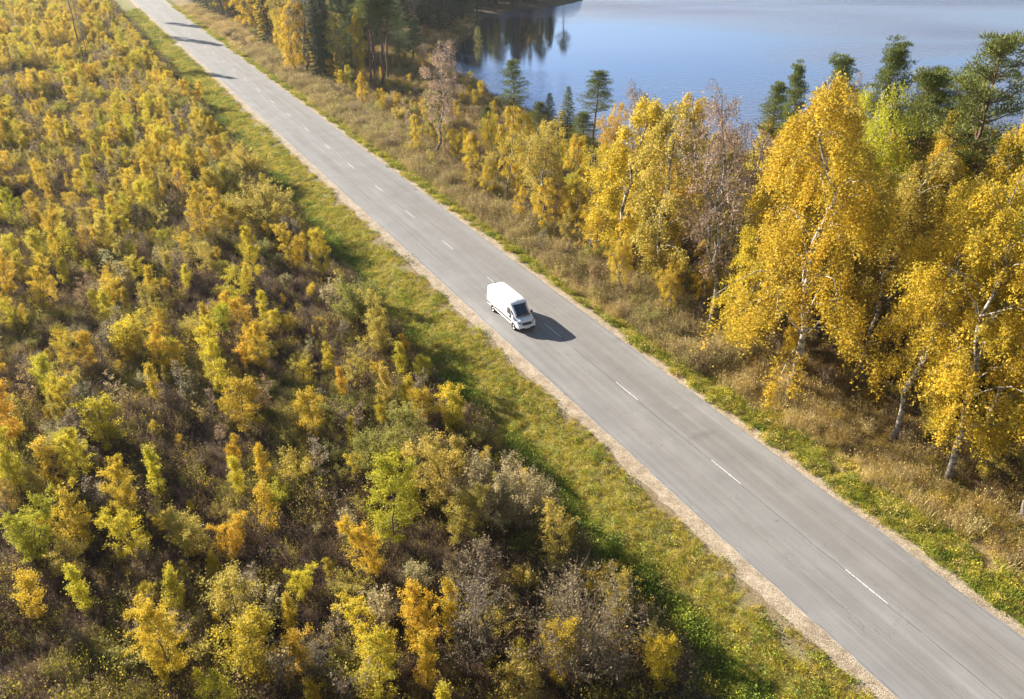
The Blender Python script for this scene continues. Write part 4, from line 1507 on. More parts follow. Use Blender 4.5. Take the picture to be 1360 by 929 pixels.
# leaning trees of the photo: tilt of the whole tree about world x and y
LEAN = {0: (0.0, 0.045), 1: (0.02, 0.10), 4: (0.0, 0.16), 51: (0.03, -0.16), 10: (0.0, -0.07), 42: (0, 0.1)}
for k, t in enumerate(TREES):
    if t[0] == 'pine':
        t = t[:8] + (t[8] * (1.3 if t[3] < 240 else 0.8),)
    T(t[0], t[1], t[2], t[3], t[4], t[5], t[6], t[7], t[8], lean=LEAN.get(k, (random.uniform(-0.03, 0.03), random.uniform(-0.03, 0.05))))

# tall slender pines standing in the hazy field; their crowns are above the frame, their shadows cross the far road
for k, (kd, u, w, h, v, wd, lb) in enumerate([('bare', 222.2, 6.6, 21.5, 0, 0.35, 'tall thin dark-stemmed tree rising alone from the field in the haze'),
                                      ('pine', 247, 6.3, 25, 2, 0.6, 'slender dark-stemmed pine of the hazy field closer to the road'),
                                      ('pine', 293, 13.5, 25, 0, 0.75, 'distant slender pine whose shadow crosses the far road'),
                                      ('pine', 326, 15.5, 25, 2, 0.75, 'farthest slender pine by the road near the top of the photo')]):
    q = uw(u, w)
    plant(kd, 'pine_tree' if kd == 'pine' else 'dead_tree', (q.x, q.y), h, 'deep' if kd == 'pine' else 'grey', v, lb, 'tree', None, wd, None, (0.0, 0.0))

# slim birches standing forward of the belt, opposite the van and beyond
r = np.random.default_rng(311)
front = [to_uw(ground(t[2], t[3], -0.6)) for t in TREES]
for _ in range(400):
    u, w = r.uniform(52, 128), r.uniform(47.0, 53.0)
    if any((u - a) ** 2 + (w - b) ** 2 < 3.3 ** 2 for a, b in front):
        continue
    if len(front) > len(TREES) + 19:
        break
    front.append((u, w))
    q = uw(u, w)
    plant('slim', 'birch_tree', (q.x, q.y), float(r.uniform(4.5, 9.5)), ['ochre', 'yellow', 'golden', 'olive'][int(r.integers(4))], int(r.integers(4)), None, 'tree', None, float(r.uniform(1.0, 1.35)))

# birches filling the belt between road and lake
r = np.random.default_rng(91)
belt = [to_uw(ground(t[2], t[3], -0.6)) for t in TREES]
added = 0
for _ in range(5000):
    u, w = r.uniform(-8, 125), r.uniform(50.0, 77)
    if w < 52 and u < 52:
        continue
    x, y, _s = project(*uw(u, w)[:2], 0)
    if any((u - a) ** 2 + (w - b) ** 2 < (4.0 if w > 60 else 4.8) ** 2 for a, b in belt) or x < 600 or x > 1560:
        continue
    belt.append((u, w))
    line = float(np.interp(x, [600, 700, 800, 900, 1000, 1100, 1360], [165, 172, 172, 158, 140, 118, 112]))
    q = uw(u, w)
    h = min(19.5, height_from((q.x, q.y), -0.6, line + r.uniform(0, 70)))
    if w < 55 and u > 52:
        h = min(h, r.uniform(5, 9.5))
    if h < 5:
        continue
    kd = 'birch' if h > 13 and r.uniform() < 0.7 else ('slim' if r.uniform() < 0.85 else 'bare')
    tn = ['yellow', 'golden', 'ochre', 'lime', 'orange'][int(r.choice(5, p=[.36, .34, .14, .08, .08]))] if kd != 'bare' else 'rosy'
    plant(kd, 'birch_tree', (q.x, q.y), h, tn, int(r.integers(4)), None, 'tree', None, float(r.uniform(0.8, 1.1)), None, (r.uniform(-.04, .04), r.uniform(-.04, .06)))
    added += 1
print('BELT', added)

# ------------------------------------------------------------------ dark wood round the head of the bay
r = np.random.default_rng(5)
wood = []
tries = 0
while len(wood) < 290 and tries < 20000:
    tries += 1
    u, w = r.uniform(170, 385), r.uniform(50, 215)
    sd = float(shore_dist(np.array([u]), np.array([w]))[0])
    if sd < 3.5:
        continue
    # meadow kept open
    mu, mw = 214, 88
    if ((u - 212) / 23) ** 2 + ((w - 89) / 19) ** 2 < 1:
        continue
    if u < 188 and w > 56:
        continue
    dens = 1.0 if sd < 25 else 0.55
    if r.uniform() > dens:
        continue
    if any((u - a) ** 2 + (w - b) ** 2 < 3.1 ** 2 for a, b in wood):
        continue
    wood.append((u, w))
for k, (u, w) in enumerate(wood):
    q = uw(u, w)
    c = r.uniform()
    kd, nm, tn, v = ('spruce', 'spruce_tree', 'deep', int(r.integers(3))) if c < 0.6 else (('pine', 'pine_tree', 'deep', int(r.integers(4))) if c < 0.86 else
        (('slim', 'birch_tree', ['ochre', 'russet', 'olive'][int(r.integers(3))], int(r.integers(4))) if c < 0.95 else ('bare', 'birch_tree', 'grey', int(r.integers(2)))))
    plant(kd, nm, (q.x, q.y), float(r.uniform(14, 23)), tn, v, None, 'tree', None, 1.2)

# ------------------------------------------------------------------ young growth of the field, traced clumps first
# crown centre column, foot row, height in photo pixels, kind, tint, variant, width
FIELD = [
    (30, 312, 62, 'sapling', 'lime', 1, 1.0), (80, 335, 68, 'sapling', 'golden', 3, 1.1), (122, 268, 58, 'sapling', 'lemon', 0, 1.0), (338, 384, 78, 'sapling', 'lemon', 1, .9),
    (330, 392, 40, 'sapling', 'golden', 0, 1), (395, 365, 72, 'sapling', 'yellow', 5, 1.0), (430, 375, 68, 'sapling', 'yellow', 2, .9), (272, 330, 80, 'sapling', 'golden', 2, .9),
    (348, 500, 68, 'sapling', 'golden', 2, 1.0), (300, 540, 80, 'sapling', 'lemon', 0, 1.0), (62, 520, 52, 'sapling', 'lemon', 7, 1.1), (170, 482, 62, 'sapling', 'lemon', 5, 1.3),
    (125, 497, 52, 'sapling', 'golden', 1, 1.1), (210, 545, 56, 'sapling', 'yellow', 4, 1.1), (508, 478, 84, 'sapling', 'ochre', 5, 1.0), (480, 440, 60, 'bush', 'olive', 0, 1.1),
    (585, 685, 135, 'sapling', 'ochre', 5, 1.15), (548, 636, 92, 'sapling', 'olive', 2, 1.2), (530, 735, 110, 'sapling', 'lime', 2, 1.3), (420, 590, 64, 'sapling', 'golden', 2, 1.1),
    (355, 650, 58, 'sapling', 'yellow', 0, 1.0), (318, 662, 60, 'sapling', 'lemon', 4, 1.1), (232, 905, 108, 'sapling', 'golden', 2, 1.0), (238, 822, 70, 'sapling', 'lemon', 0, .9),
    (58, 825, 62, 'sapling', 'golden', 1, 1.1), (116, 822, 72, 'sapling', 'lemon', 4, 1.0), (328, 828, 74, 'sapling', 'ochre', 7, 1.1), (365, 712, 72, 'sapling', 'golden', 6, 1.0),
    (392, 845, 56, 'sapling', 'yellow', 4, 1.0), (500, 780, 92, 'sapling', 'golden', 3, 1.0), (560, 880, 100, 'sapling', 'golden', 1, 1.0), (600, 850, 80, 'sapling', 'yellow', 4, 1.0),
    (740, 770, 96, 'sapling', 'ochre', 6, 1.1), (14, 610, 100, 'sapling', 'orange', 2, 1.2), (30, 660, 90, 'sapling', 'lemon', 5, 1.1), (55, 752, 86, 'sapling', 'lime', 5, 1.2),
    (115, 735, 74, 'sapling', 'yellow', 5, 1.1), (178, 700, 96, 'sapling', 'yellow', 1, 1.0), (190, 745, 90, 'sapling', 'lemon', 3, 1.1), (215, 660, 70, 'sapling', 'lemon', 4, 1.0),
    (655, 705, 74, 'bush', 'straw', 1, 1.1), (610, 730, 90, 'sapling', 'ochre', 3, 1.2), (650, 880, 130, 'scant', 'brown', 2, 1.3), (620, 900, 120, 'scant', 'grey', 0, 1.2),
    (770, 900, 100, 'bush', 'brown', 3, 1.1), (810, 870, 100, 'sapling', 'ochre', 6, .9), (740, 925, 100, 'sapling', 'golden', 6, 1.0), (690, 700, 60, 'bush', 'straw', 3, 1.2),
    (505, 640, 60, 'bush', 'olive', 0, 1), (60, 420, 70, 'sapling', 'yellow', 3, 1.1), (20, 400, 64, 'sapling', 'golden', 2, 1.0), (145, 340, 60, 'sapling', 'lemon', 1, 1.0),
    (205, 440, 64, 'sapling', 'ochre', 6, 1.0), (255, 380, 50, 'scant', 'russet', 1, 1.1), (12, 200, 46, 'sapling', 'golden', 2, 1.1), (75, 195, 46, 'sapling', 'yellow', 1, 1.0),
    (165, 195, 40, 'sapling', 'yellow', 0, 1.0), (180, 200, 34, 'sapling', 'lemon', 4, 1.0), (225, 180, 46, 'sapling', 'golden', 4, .9), (160, 128, 34, 'sapling', 'golden', 0, .8),
    (265, 140, 34, 'sapling', 'yellow', 3, 1.1), (250, 140, 32, 'sapling', 'golden', 2, 1.0), (225, 148, 30, 'bush', 'ochre', 1, 1.2), (60, 260, 44, 'sapling', 'golden', 6, 1.0),
    (240, 160, 30, 'bush', 'olive', 0, 1.3), (330, 240, 40, 'bush', 'ochre', 1, 1.2), (350, 310, 55, 'bush', 'ochre', 1, 1.3), (380, 320, 50, 'sapling', 'ochre', 3, 1.2),
    (300, 265, 46, 'bush', 'olive', 0, 1.2), (270, 170, 28, 'bush', 'olive', 2, 1.2), (440, 420, 50, 'scant', 'straw', 3, 1.2), (470, 520, 64, 'scant', 'ochre', 3, 1.2),
    (95, 65, 40, 'sapling', 'golden', 1, 1.2), (72, 70, 46, 'sapling', 'yellow', 2, 1.2), (40, 45, 36, 'sapling', 'golden', 1, 1.1), (175, 72, 36, 'sapling', 'golden', 3, 1.1),
    (165, 70, 32, 'sapling', 'lime', 2, 1.2), (8, 60, 46, 'sapling', 'golden', 2, 1.2), (120, 40, 34, 'sapling', 'golden', 3, 1.2), (2, 500, 60, 'sapling', 'golden', 1, 1), (118, 540, 40, 'spruce', 'bluegreen', 1, 1.2),
]
taken = []
NAME = {'sapling': ('birch_sapling', 'young tree'), 'scant': ('bare_sapling', 'young tree'), 'bush': ('willow_shrub', 'shrub'), 'spruce': ('spruce_sapling', 'young tree'),
        'slim': ('birch_tree', 'tree'), 'bare': ('birch_tree', 'tree')}
counts = {'sapling': 0, 'scant': 0, 'bush': 0}
for (px, py, hp, kd, tn, v, wd) in FIELD:
    p = ground(px, py, -0.4)
    h = height_from(p, -0.4, py - hp)
    plant(kd, NAME[kd][0], p, min(h, 7.5), tn, v, None, NAME[kd][1], None, wd)
    counts[kd] = counts.get(kd, 0) + 1
    taken.append(to_uw(p))

r = np.random.default_rng(17)
far_pts = []
cells = {}


def near(u, w, d):
    a, b = int(u // 4), int(w // 4)
    for i in (-1, 0, 1):
        for j in (-1, 0, 1):
            for (x, y) in cells.get((a + i, b + j), ()):
                if (x - u) ** 2 + (y - w) ** 2 < d * d:
                    return True
    return False


def put(u, w):
    cells.setdefault((int(u // 4), int(w // 4)), []).append((u, w))


for q in taken:
    put(*q)
cand = []
for _ in range(14000):
    u = r.uniform(6, 400)
    w = r.uniform(-30, 22.2)
    if u > 150 and w > 24 - (u - 150) * 0.01:
        continue
    pt = vnoise(np.array([u / 7]), np.array([w / 6]), 44)[0] + 0.4 * vnoise(np.array([u / 3]), np.array([w / 3]), 45)[0]
    d = 1.55 - 0.55 * pt if pt > -0.3 else 2.3
    if w < -16:
        d += 1.2
    if abs(u - (218.5 - 0.25 * (w + 5))) < 4.2 and w < 12:
        continue
    if near(u, w, max(0.95, d)):
        continue
    put(u, w)
    cand.append((u, w))
cand.sort(key=lambda q: math.hypot(q[0] - 5, q[1] - 8) + (60 if q[1] < -15 else 0))
for (u, w) in cand:
    pz = vnoise(np.array([u / 15]), np.array([w / 11]), 50)[0]
    pt = vnoise(np.array([u / 7]), np.array([w / 6]), 44)[0]
    edge = w > 15
    c = r.uniform()
    bright = 0.46 + 0.26 * pz + 0.2 * pt + (0.22 if u > 100 else 0) - (0.12 if edge else 0)
    tall = 1.0 + 0.35 * max(-0.5, pt)
    if c < bright:
        kd = 'sapling'
        tn = ['yellow', 'lemon', 'golden', 'orange', 'lime', 'ochre'][int(r.choice(6, p=[.30, .26, .22, .03, .05, .14]))]
        v = int(r.integers(8))
        h = (1.5 + 3.4 * r.uniform() ** 1.3) * tall
    elif c < bright + 0.34:
        kd = 'scant'
        tn = ['brown', 'straw', 'russet', 'grey', 'ochre'][int(r.choice(5, p=[.24, .2, .12, .28, .16]))]
        v = int(r.integers(4))
        h = r.uniform(1.5, 4.2) * tall
    else:
        kd = 'bush'
        tn = ['olive', 'ochre', 'sage', 'straw', 'lime'][int(r.choice(5, p=[.3, .27, .12, .23, .08]))]
        v = int(r.integers(4))
        h = r.uniform(0.9, 2.2)
    h = min(h, max(0.9, (24.8 - w) / 1.15))
    q = uw(u, w)
    if counts[kd] < 238 and u < 250:
        counts[kd] += 1
        plant(kd, NAME[kd][0], (q.x, q.y), float(h), tn, v, None, NAME[kd][1], None, float(r.uniform(0.9, 1.3)), jit=0.16)
    else:
        far_pts.append((q.x, q.y, tz(u, w) - 0.05, kd, v, float(h), tn))

# shrubs and saplings between the lake-side trees
r = np.random.default_rng(23)
cells2 = cells
strip = []
for _ in range(5000):
    u = r.uniform(8, 260)
    w = r.uniform(44.6, 82)
    sd = float(shore_dist(np.array([u]), np.array([w]))[0])
    if sd < 1.5 or w > 46 + 60:
        continue
    if w < 48.5 and u < 52:
        continue
    if u > 205 and w > 62:
        continue
    fr = w < 51
    open_ = 50 < u < 175 and w < 50
    d = 3.6 if fr else 2.6
    if open_:
        d = 1.9
    if w < 46 and r.uniform() < 0.5:
        continue
    if near(u, w, d):
        continue
    put(u, w)
    strip.append((u, w))
strip.sort(key=lambda q: math.hypot(q[0] - 5, q[1] - 18))
for (u, w) in strip:
    q = uw(u, w)
    c = r.uniform()
    if u < 60 and w < 60:
        kd = 'scant' if c < 0.5 else ('bush' if c < 0.8 else 'sapling')
    else:
        kd = 'sapling' if c < 0.38 else ('bush' if c < 0.75 else 'scant')
    if w < 50 and u > 50:
        kd = 'bush' if c < 0.72 else 'scant'
    tn = {'sapling': ['golden', 'yellow', 'ochre', 'orange', 'lime'], 'bush': ['olive', 'ochre', 'sage', 'straw', 'brown'], 'scant': ['brown', 'russet', 'rosy', 'grey', 'ochre']}[kd][int(r.integers(5))]
    h = {'sapling': r.uniform(2.5, 5.5), 'bush': r.uniform(1.2, 2.6), 'scant': r.uniform(2.0, 4.5)}[kd]
    if w < 50:
        h *= 0.8
    if u > 115 and w > 58:
        h *= 0.62
    if counts[kd] < 322:
        counts[kd] += 1
        plant(kd, NAME[kd][0], (q.x, q.y), float(h), tn, int(r.integers(8)), None, NAME[kd][1], None, float(r.uniform(0.9, 1.3)), jit=0.14)
    else:
        far_pts.append((q.x, q.y, tz(u, w) - 0.05, kd, int(r.integers(4)), float(h), tn))
print('PLANTS', len(PLANTS), counts, 'far', len(far_pts))

# ------------------------------------------------------------------ labels for the growth not named above
VERT = [(30, 'at the very top'), (60, 'by the top edge'), (90, 'near the top'), (120, 'an eighth down'), (150, 'a seventh down'), (185, 'a sixth down'), (215, 'a fifth down'), (250, 'a quarter down'),
        (285, 'three tenths down'), (320, 'a third down'), (358, 'three eighths down'), (395, 'just above van level'), (428, 'level with the van'), (460, 'level with van wheels'), (495, 'halfway down'),
        (530, 'just past halfway down'), (570, 'three fifths down'), (610, 'five eighths down'), (650, 'two thirds down'), (690, 'seven tenths down'), (730, 'three quarters down'),
        (770, 'four fifths down'), (810, 'seven eighths down'), (850, 'just above the bottom'), (890, 'close to the bottom'), (4000, 'at the bottom edge')]
HORI = [(15, 'cut by the left edge'), (30, 'at the left edge'), (60, 'near the left edge'), (90, 'a fifteenth across'), (120, 'a twelfth across'), (150, 'a tenth across'), (180, 'an eighth across'), (215, 'a seventh across'),
        (250, 'a sixth across'), (290, 'a fifth across'), (325, 'just under a quarter across'), (365, 'a quarter across'), (405, 'over a quarter across'), (445, 'three tenths across'), (485, 'a third across'),
        (530, 'three eighths across'), (575, 'two fifths across'), (620, 'left of middle'), (670, 'just short of middle'), (720, 'in the middle'), (775, 'just right of middle'), (830, 'three fifths across'),
        (880, 'five eighths across'), (930, 'two thirds across'), (985, 'seven tenths across'), (1040, 'three quarters across'), (1095, 'four fifths across'), (1150, 'five sixths across'),
        (1205, 'seven eighths across'), (1260, 'nine tenths across'), (1320, 'near the right edge'), (3000, 'at the right edge')]
HABIT = {'sapling': ['narrow', 'full', 'broad', 'two-stemmed', 'slender', 'many-stemmed', 'thinly leaved', 'open-branched'], 'scant': ['single-stemmed', 'tangled', 'wispy', 'many-stemmed'],
         'bush': ['rounded', 'spreading', 'upright', 'twiggy'], 'slim': ['slim', 'rounded', 'thin', 'forked'], 'bare': ['straight', 'forked'], 'pine': ['tall-crowned', 'layered', 'high-tufted', 'bushy'],
         'spruce': ['conical', 'wide', 'narrow'], 'birch': ['weeping', 'forked', 'full', 'airy']}
FORM = {'sapling': 'sapling', 'scant': 'half-bare sapling', 'bush': 'shrub', 'slim': 'birch', 'bare': 'bare birch', 'pine': 'pine', 'spruce': 'spruce', 'birch': 'birch'}
seen = {}
for (root, kd, tn, h, p, label, cat, group, var) in PLANTS:
    if label is None:
        x, y, _ = project(p[0], p[1], 0)
        u, w = to_uw(p)
        ht = 'tall' if h > {'bush': 1.9, 'slim': 19, 'pine': 19, 'spruce': 19, 'bare': 19}.get(kd, 3.3) else ('low' if h < {'bush': 1.4, 'slim': 16, 'pine': 16, 'spruce': 16, 'bare': 16}.get(kd, 2.3) else 'mid-height')
        sdv = float(shore_dist(np.array([u]), np.array([w]))[0]) if w > 45 else 0
        where = (('waterside ' if sdv < 9 else ('bayside ' if sdv < 19 else ('woodland ' if sdv < 32 else 'deep-wood '))) if kd in ('slim', 'pine', 'spruce', 'bare') and u > 165 else 'lakeside ') if w > 45 else ('ditchside ' if w > 17 else '')
        v = next((t for lim, t in VERT if y < lim), 'at the bottom edge')
        hz = next((t for lim, t in HORI if x < lim), 'at the right edge')
        label = f"{ht} {WORD[tn]} {HABIT[kd][var]} {where}{FORM[kd]}, {hz}, {v}"
    seen.setdefault(label, []).append((root, cat, kd))
GROUPS = {'sapling': 'young birches of the field', 'scant': 'half-bare saplings', 'bush': 'willow shrubs', 'slim': 'birches', 'bare': 'birches', 'birch': 'birches',
          'pine': 'pines', 'spruce': 'spruces'}
for lb, items in seen.items():
    for (root, cat, kd) in items:
        tag(root, lb, cat, GROUPS[kd])


# ------------------------------------------------------------------ scattered stuff (instances on points)
def hidden_collection(name, meshes):
    c = bpy.data.collections.new(name)
    for k, me in enumerate(meshes):
        o = bpy.data.objects.new('%s_%02d' % (name, k), me)
        c.objects.link(o)
    return c


def scatter(name, pts, rot, scl, tint, idx, coll):
    n = len(pts)
    me = bpy.data.meshes.new(name)
    me.vertices.add(n)
    me.vertices.foreach_set('co', np.asarray(pts, np.float32).ravel())
    a = me.attributes.new('rot', 'FLOAT_VECTOR', 'POINT')
    a.data.foreach_set('vector', np.asarray(rot, np.float32).ravel())
    a = me.attributes.new('scl', 'FLOAT_VECTOR', 'POINT')
    a.data.foreach_set('vector', np.asarray(scl, np.float32).ravel())
    a = me.attributes.new('vi', 'INT', 'POINT')
    a.data.foreach_set('value', np.asarray(idx, np.int32))
    a = me.attributes.new('tint', 'FLOAT_COLOR', 'POINT')
    a.data.foreach_set('color', np.concatenate([np.asarray(tint, np.float32), np.ones((n, 1), np.float32)], 1).ravel())
    me.update()
    o = bpy.data.objects.new(name, me)
    COL.objects.link(o)
    ng = bpy.data.node_groups.new(name, 'GeometryNodeTree')
    ng.interface.new_socket('Geometry', in_out='INPUT', socket_type='NodeSocketGeometry')
    ng.interface.new_socket('Geometry', in_out='OUTPUT', socket_type='NodeSocketGeometry')
    gi, go = ng.nodes.new('NodeGroupInput'), ng.nodes.new('NodeGroupOutput')
    ip = ng.nodes.new('GeometryNodeInstanceOnPoints')
    ci = ng.nodes.new('GeometryNodeCollectionInfo')
    ci.inputs['Collection'].default_value = coll
    ci.inputs['Separate Children'].default_value = True
    ci.inputs['Reset Children'].default_value = True
    ip.inputs['Pick Instance'].default_value = True

    def attr(nm, ty):
        q = ng.nodes.new('GeometryNodeInputNamedAttribute')
        q.data_type = ty
        q.inputs['Name'].default_value = nm
        return q.outputs['Attribute']
    er = ng.nodes.new('FunctionNodeEulerToRotation')
    ng.links.new(attr('rot', 'FLOAT_VECTOR'), er.inputs[0])
    ng.links.new(gi.outputs[0], ip.inputs['Points'])
    ng.links.new(ci.outputs[0], ip.inputs['Instance'])
    ng.links.new(attr('vi', 'INT'), ip.inputs['Instance Index'])
    ng.links.new(er.outputs[0], ip.inputs['Rotation'])
    ng.links.new(attr('scl', 'FLOAT_VECTOR'), ip.inputs['Scale'])
    ng.links.new(ip.outputs[0], go.inputs[0])
    m = o.modifiers.new('scatter', 'NODES')
    m.node_group = ng
    tag(o, kind='stuff')
    return o


# distant young trees past the individual ones
far_meshes, far_index = [], {}
for kd in ('sapling', 'scant', 'bush'):
    for v, (tm, cm, h0) in enumerate(KIND[kd]):
        c2 = cm.copy()
        c2.materials.clear()
        c2.materials.append(M['leaf_inst'])
        far_index[(kd, v)] = (len(far_meshes), h0)
        far_meshes.append(c2)
coll = hidden_collection('distant_growth', far_meshes)
P_, S_, I_, C_, R_ = [], [], [], [], []
for (x, y, z, kd, v, h, tn) in far_pts:
    i_, h0 = far_index[(kd, v % len(KIND[kd]))]
    s = h / h0
    P_.append((x, y, z))
    wd = random.uniform(0.95, 1.35)
    S_.append((s * wd, s * wd, s))
    I_.append(i_)
    k = random.uniform(0.85, 1.15)
    C_.append([c * k for c in TINT[tn]])
    R_.append((0, 0, random.uniform(0, 6.28)))
if P_:
    scatter('distant_young_trees', P_, R_, S_, C_, I_, coll)


# tufts: grass, leafy herbs, brown stalks, twiggy brush
def tuft_grass(seed, n=26, h=0.32, spread=0.14, wd=0.02, lean=0.6):
    r = np.random.default_rng(seed)
    g_ = Geo()
    A = np.concatenate([r.normal(0, spread, (n, 2)), np.zeros((n, 1))], 1)
    D = np.concatenate([r.normal(0, lean, (n, 2)), np.ones((n, 1))], 1)
    D /= np.linalg.norm(D, axis=1)[:, None]
    g_.slivers(A, A + D * r.uniform(0.5, 1.1, (n, 1)) * h, wd, r)
    return g_.mesh('tuft', [M['brush']])


def tuft_herb(seed, n=70, h=0.3, spread=0.25, leafs=0.075):
    r = np.random.default_rng(seed)
    g_ = Geo()
    C = np.concatenate([r.normal(0, spread, (n, 2)), r.uniform(0.03, h, (n, 1))], 1)
    g_.leaves(C, leafs, r, flat=0.3)
    return g_.mesh('herb', [M['brush']])


def tuft_brush(seed, n=26, h=1.1, spread=0.35, nl=60, leafs=0.06, wd=0.018):
    r = np.random.default_rng(seed)
    g_ = Geo()
    A = np.concatenate([r.normal(0, spread * 0.6, (n, 2)), np.zeros((n, 1))], 1)
    D = np.concatenate([r.normal(0, 0.28, (n, 2)), np.ones((n, 1))], 1)
    L = r.uniform(0.5, 1.1, (n, 1)) * h
    B_ = A + D * L
    g_.slivers(A, B_, wd, r, 0.35)
    t = r.uniform(0.35, 0.95, (n * 2, 1))
    pk = r.integers(0, n, n * 2)
    S0 = A[pk] * (1 - t) + B_[pk] * t
    g_.slivers(S0, S0 + r.normal(0, 0.16, (n * 2, 3)) + [0, 0, 0.14], wd * 0.7, r)
    if nl:
        pk = r.integers(0, n, nl)
        t = r.uniform(0.3, 1.05, (nl, 1))
        g_.leaves(A[pk] * (1 - t) + B_[pk] * t + r.normal(0, 0.09, (nl, 3)), leafs, r)
    return g_.mesh('brush', [M['brush']])


tufts = [tuft_grass(1), tuft_grass(2, 22, 0.28, 0.16), tuft_grass(3, 30, 0.55, 0.13, 0.022, 0.45), tuft_grass(4, 34, 0.75, 0.18, 0.024, 0.35),
         tuft_herb(5), tuft_herb(6, 90, 0.45, 0.3, 0.085), tuft_brush(7), tuft_brush(8, 30, 1.4, 0.4, 90), tuft_brush(9, 30, 0.9, 0.5, 110, 0.07), tuft_brush(10, 40, 1.2, 0.4, 20),
         tuft_brush(12, 7, 2.0, 0.3, 110, 0.07, 0.022), tuft_brush(13, 10, 1.7, 0.4, 70, 0.075, 0.022)]
tcoll = hidden_collection('tufts', tufts)
GR = np.array([(0.54, 0.46, 0.055), (0.46, 0.43, 0.05), (0.60, 0.49, 0.09), (0.60, 0.47, 0.19)])
LUSH = np.array([(0.19, 0.27, 0.03), (0.26, 0.33, 0.035), (0.15, 0.20, 0.03), (0.36, 0.38, 0.045)])
TAN = np.array([(0.62, 0.48, 0.20), (0.56, 0.42, 0.16), (0.42, 0.31, 0.13), (0.68, 0.56, 0.28)])
BRN = np.array([(0.15, 0.098, 0.076), (0.20, 0.135, 0.098), (0.31, 0.23, 0.15), (0.10, 0.066, 0.055), (0.20, 0.18, 0.06), (0.42, 0.33, 0.10)])


def zone(name, n, u0, u1, w0, w1, keep, choose, sd_min=0.6, gamma=1.3, seed=0):
    """Scatter n candidates, thinned with distance from the near end."""
    r = np.random.default_rng(seed)
    u = u0 + (u1 - u0) * r.uniform(0, 1, n) ** gamma
    w = r.uniform(w0, w1, n)
    ok = keep(u, w, r)
    if w1 > 60:
        ok &= shore_dist(u, w) > sd_min
    u, w = u[ok], w[ok]
    m = len(u)
    z = terrain(u, w) - 0.02
    idx, tint, s = choose(u, w, r)
    X = RD[0] * u + RN[0] * w
    Y = RD[1] * u + RN[1] * w
    far = 1 + np.clip((u - 60) / 250, 0, 1.2)      # larger and fewer clumps far off
    S = np.stack([s * far, s * far, s * (1 + (far - 1) * 0.3)], 1) * r.uniform(0.75, 1.25, (m, 1))
    rot = np.stack([r.normal(0, 0.12, m), r.normal(0, 0.12, m), r.uniform(0, 6.28, m)], 1)
    t2 = tint * r.uniform(0.72, 1.25, (m, 1))
    scatter(name, np.stack([X, Y, z], 1), rot, S, t2, idx, tcoll)
    return m


def pick(r, pal, m, p=None):
    return pal[r.choice(len(pal), m, p=p)]


def ch_left(u, w, r):
    m = len(u)
    deep = np.clip((26.0 - w) / 1.2, 0, 1) * np.clip((w - 21.5) / 1.0, 0, 1) * np.clip(0.35 + 1.3 * vnoise(u / 5.5, w / 3, 66), 0, 1)
    lush = r.uniform(0, 1, m) < np.maximum(deep * 0.8, 0.04)
    tint = np.where(lush[:, None], pick(r, LUSH, m), pick(r, GR, m, [.35, .2, .3, .15]))
    idx = np.where(lush, r.choice([4, 5, 0], m), r.choice([0, 1, 2, 4], m, p=[.42, .42, .10, .06]))
    s = np.where(lush, r.uniform(0.7, 1.3, m), r.uniform(0.45, 0.95, m))
    return idx, tint, s


def keep_left(u, w, r):
    bare = vnoise(u / 2.2, w / 1.1, 61) + 0.5 * vnoise(u / 0.8, w / 0.6, 62)
    edge = np.clip((29.5 - w) / 3.0, 0, 1)
    return (bare < 0.25 + edge * 1.2) & (w < 29.75 + 0.3 * vnoise(u / 1.4, w * 0, 63))


n1 = zone('verge_grass', 85000, -12, 330, 21.8, 29.9, keep_left, ch_left, gamma=1.5, seed=1)


def ch_right(u, w, r):
    m = len(u)
    gfrac = np.clip((43.9 + 1.3 * np.clip((60 - u) / 30, 0, 1) + 0.9 * vnoise(u / 5, w * 0, 70) - w) / 0.8, 0, 1)
    patch = np.clip(0.30 + 0.95 * vnoise(u / 2.6, w / 1.9, 72) + np.clip((62 - u) / 70, -0.05, 0.4), 0.05, 0.9)
    green = r.uniform(0, 1, m) < np.maximum(gfrac, patch)
    tint = np.where(green[:, None], np.where((r.uniform(0, 1, m) < 0.45 * (gfrac > 0.3))[:, None], pick(r, LUSH, m), pick(r, GR, m)), pick(r, TAN, m))
    thick = (w > 43.6) & (u > 46) & (u < 230) & (r.uniform(0, 1, m) < 0.55)
    tint = np.where(thick[:, None], pick(r, np.array([(0.46, 0.35, 0.18), (0.40, 0.35, 0.13), (0.54, 0.45, 0.18), (0.30, 0.22, 0.13)]), m), tint)
    idx = np.where(green, r.choice([0, 1, 4, 2], m), r.choice([2, 3, 3, 6], m, p=[.4, .25, .2, .15]))
    idx = np.where(thick, r.choice([6, 8, 9, 7], m), idx)
    s = np.where(green, r.uniform(0.6, 1.2, m), r.uniform(0.5, 1.2, m)) * np.clip(1 + 0.45 * vnoise(u / 1.7, w / 1.4, 74), 0.6, 1.5)
    return idx, tint, s


n2 = zone('roadside_grass', 90000, -12, 330, 41.1, 50.5, lambda u, w, r: (w > 41.35 + 0.35 * vnoise(u / 1.2, w * 0, 71)) & (vnoise(u / 1.6, w / 1.3, 73) < 0.62), ch_right, gamma=1.5, seed=2)


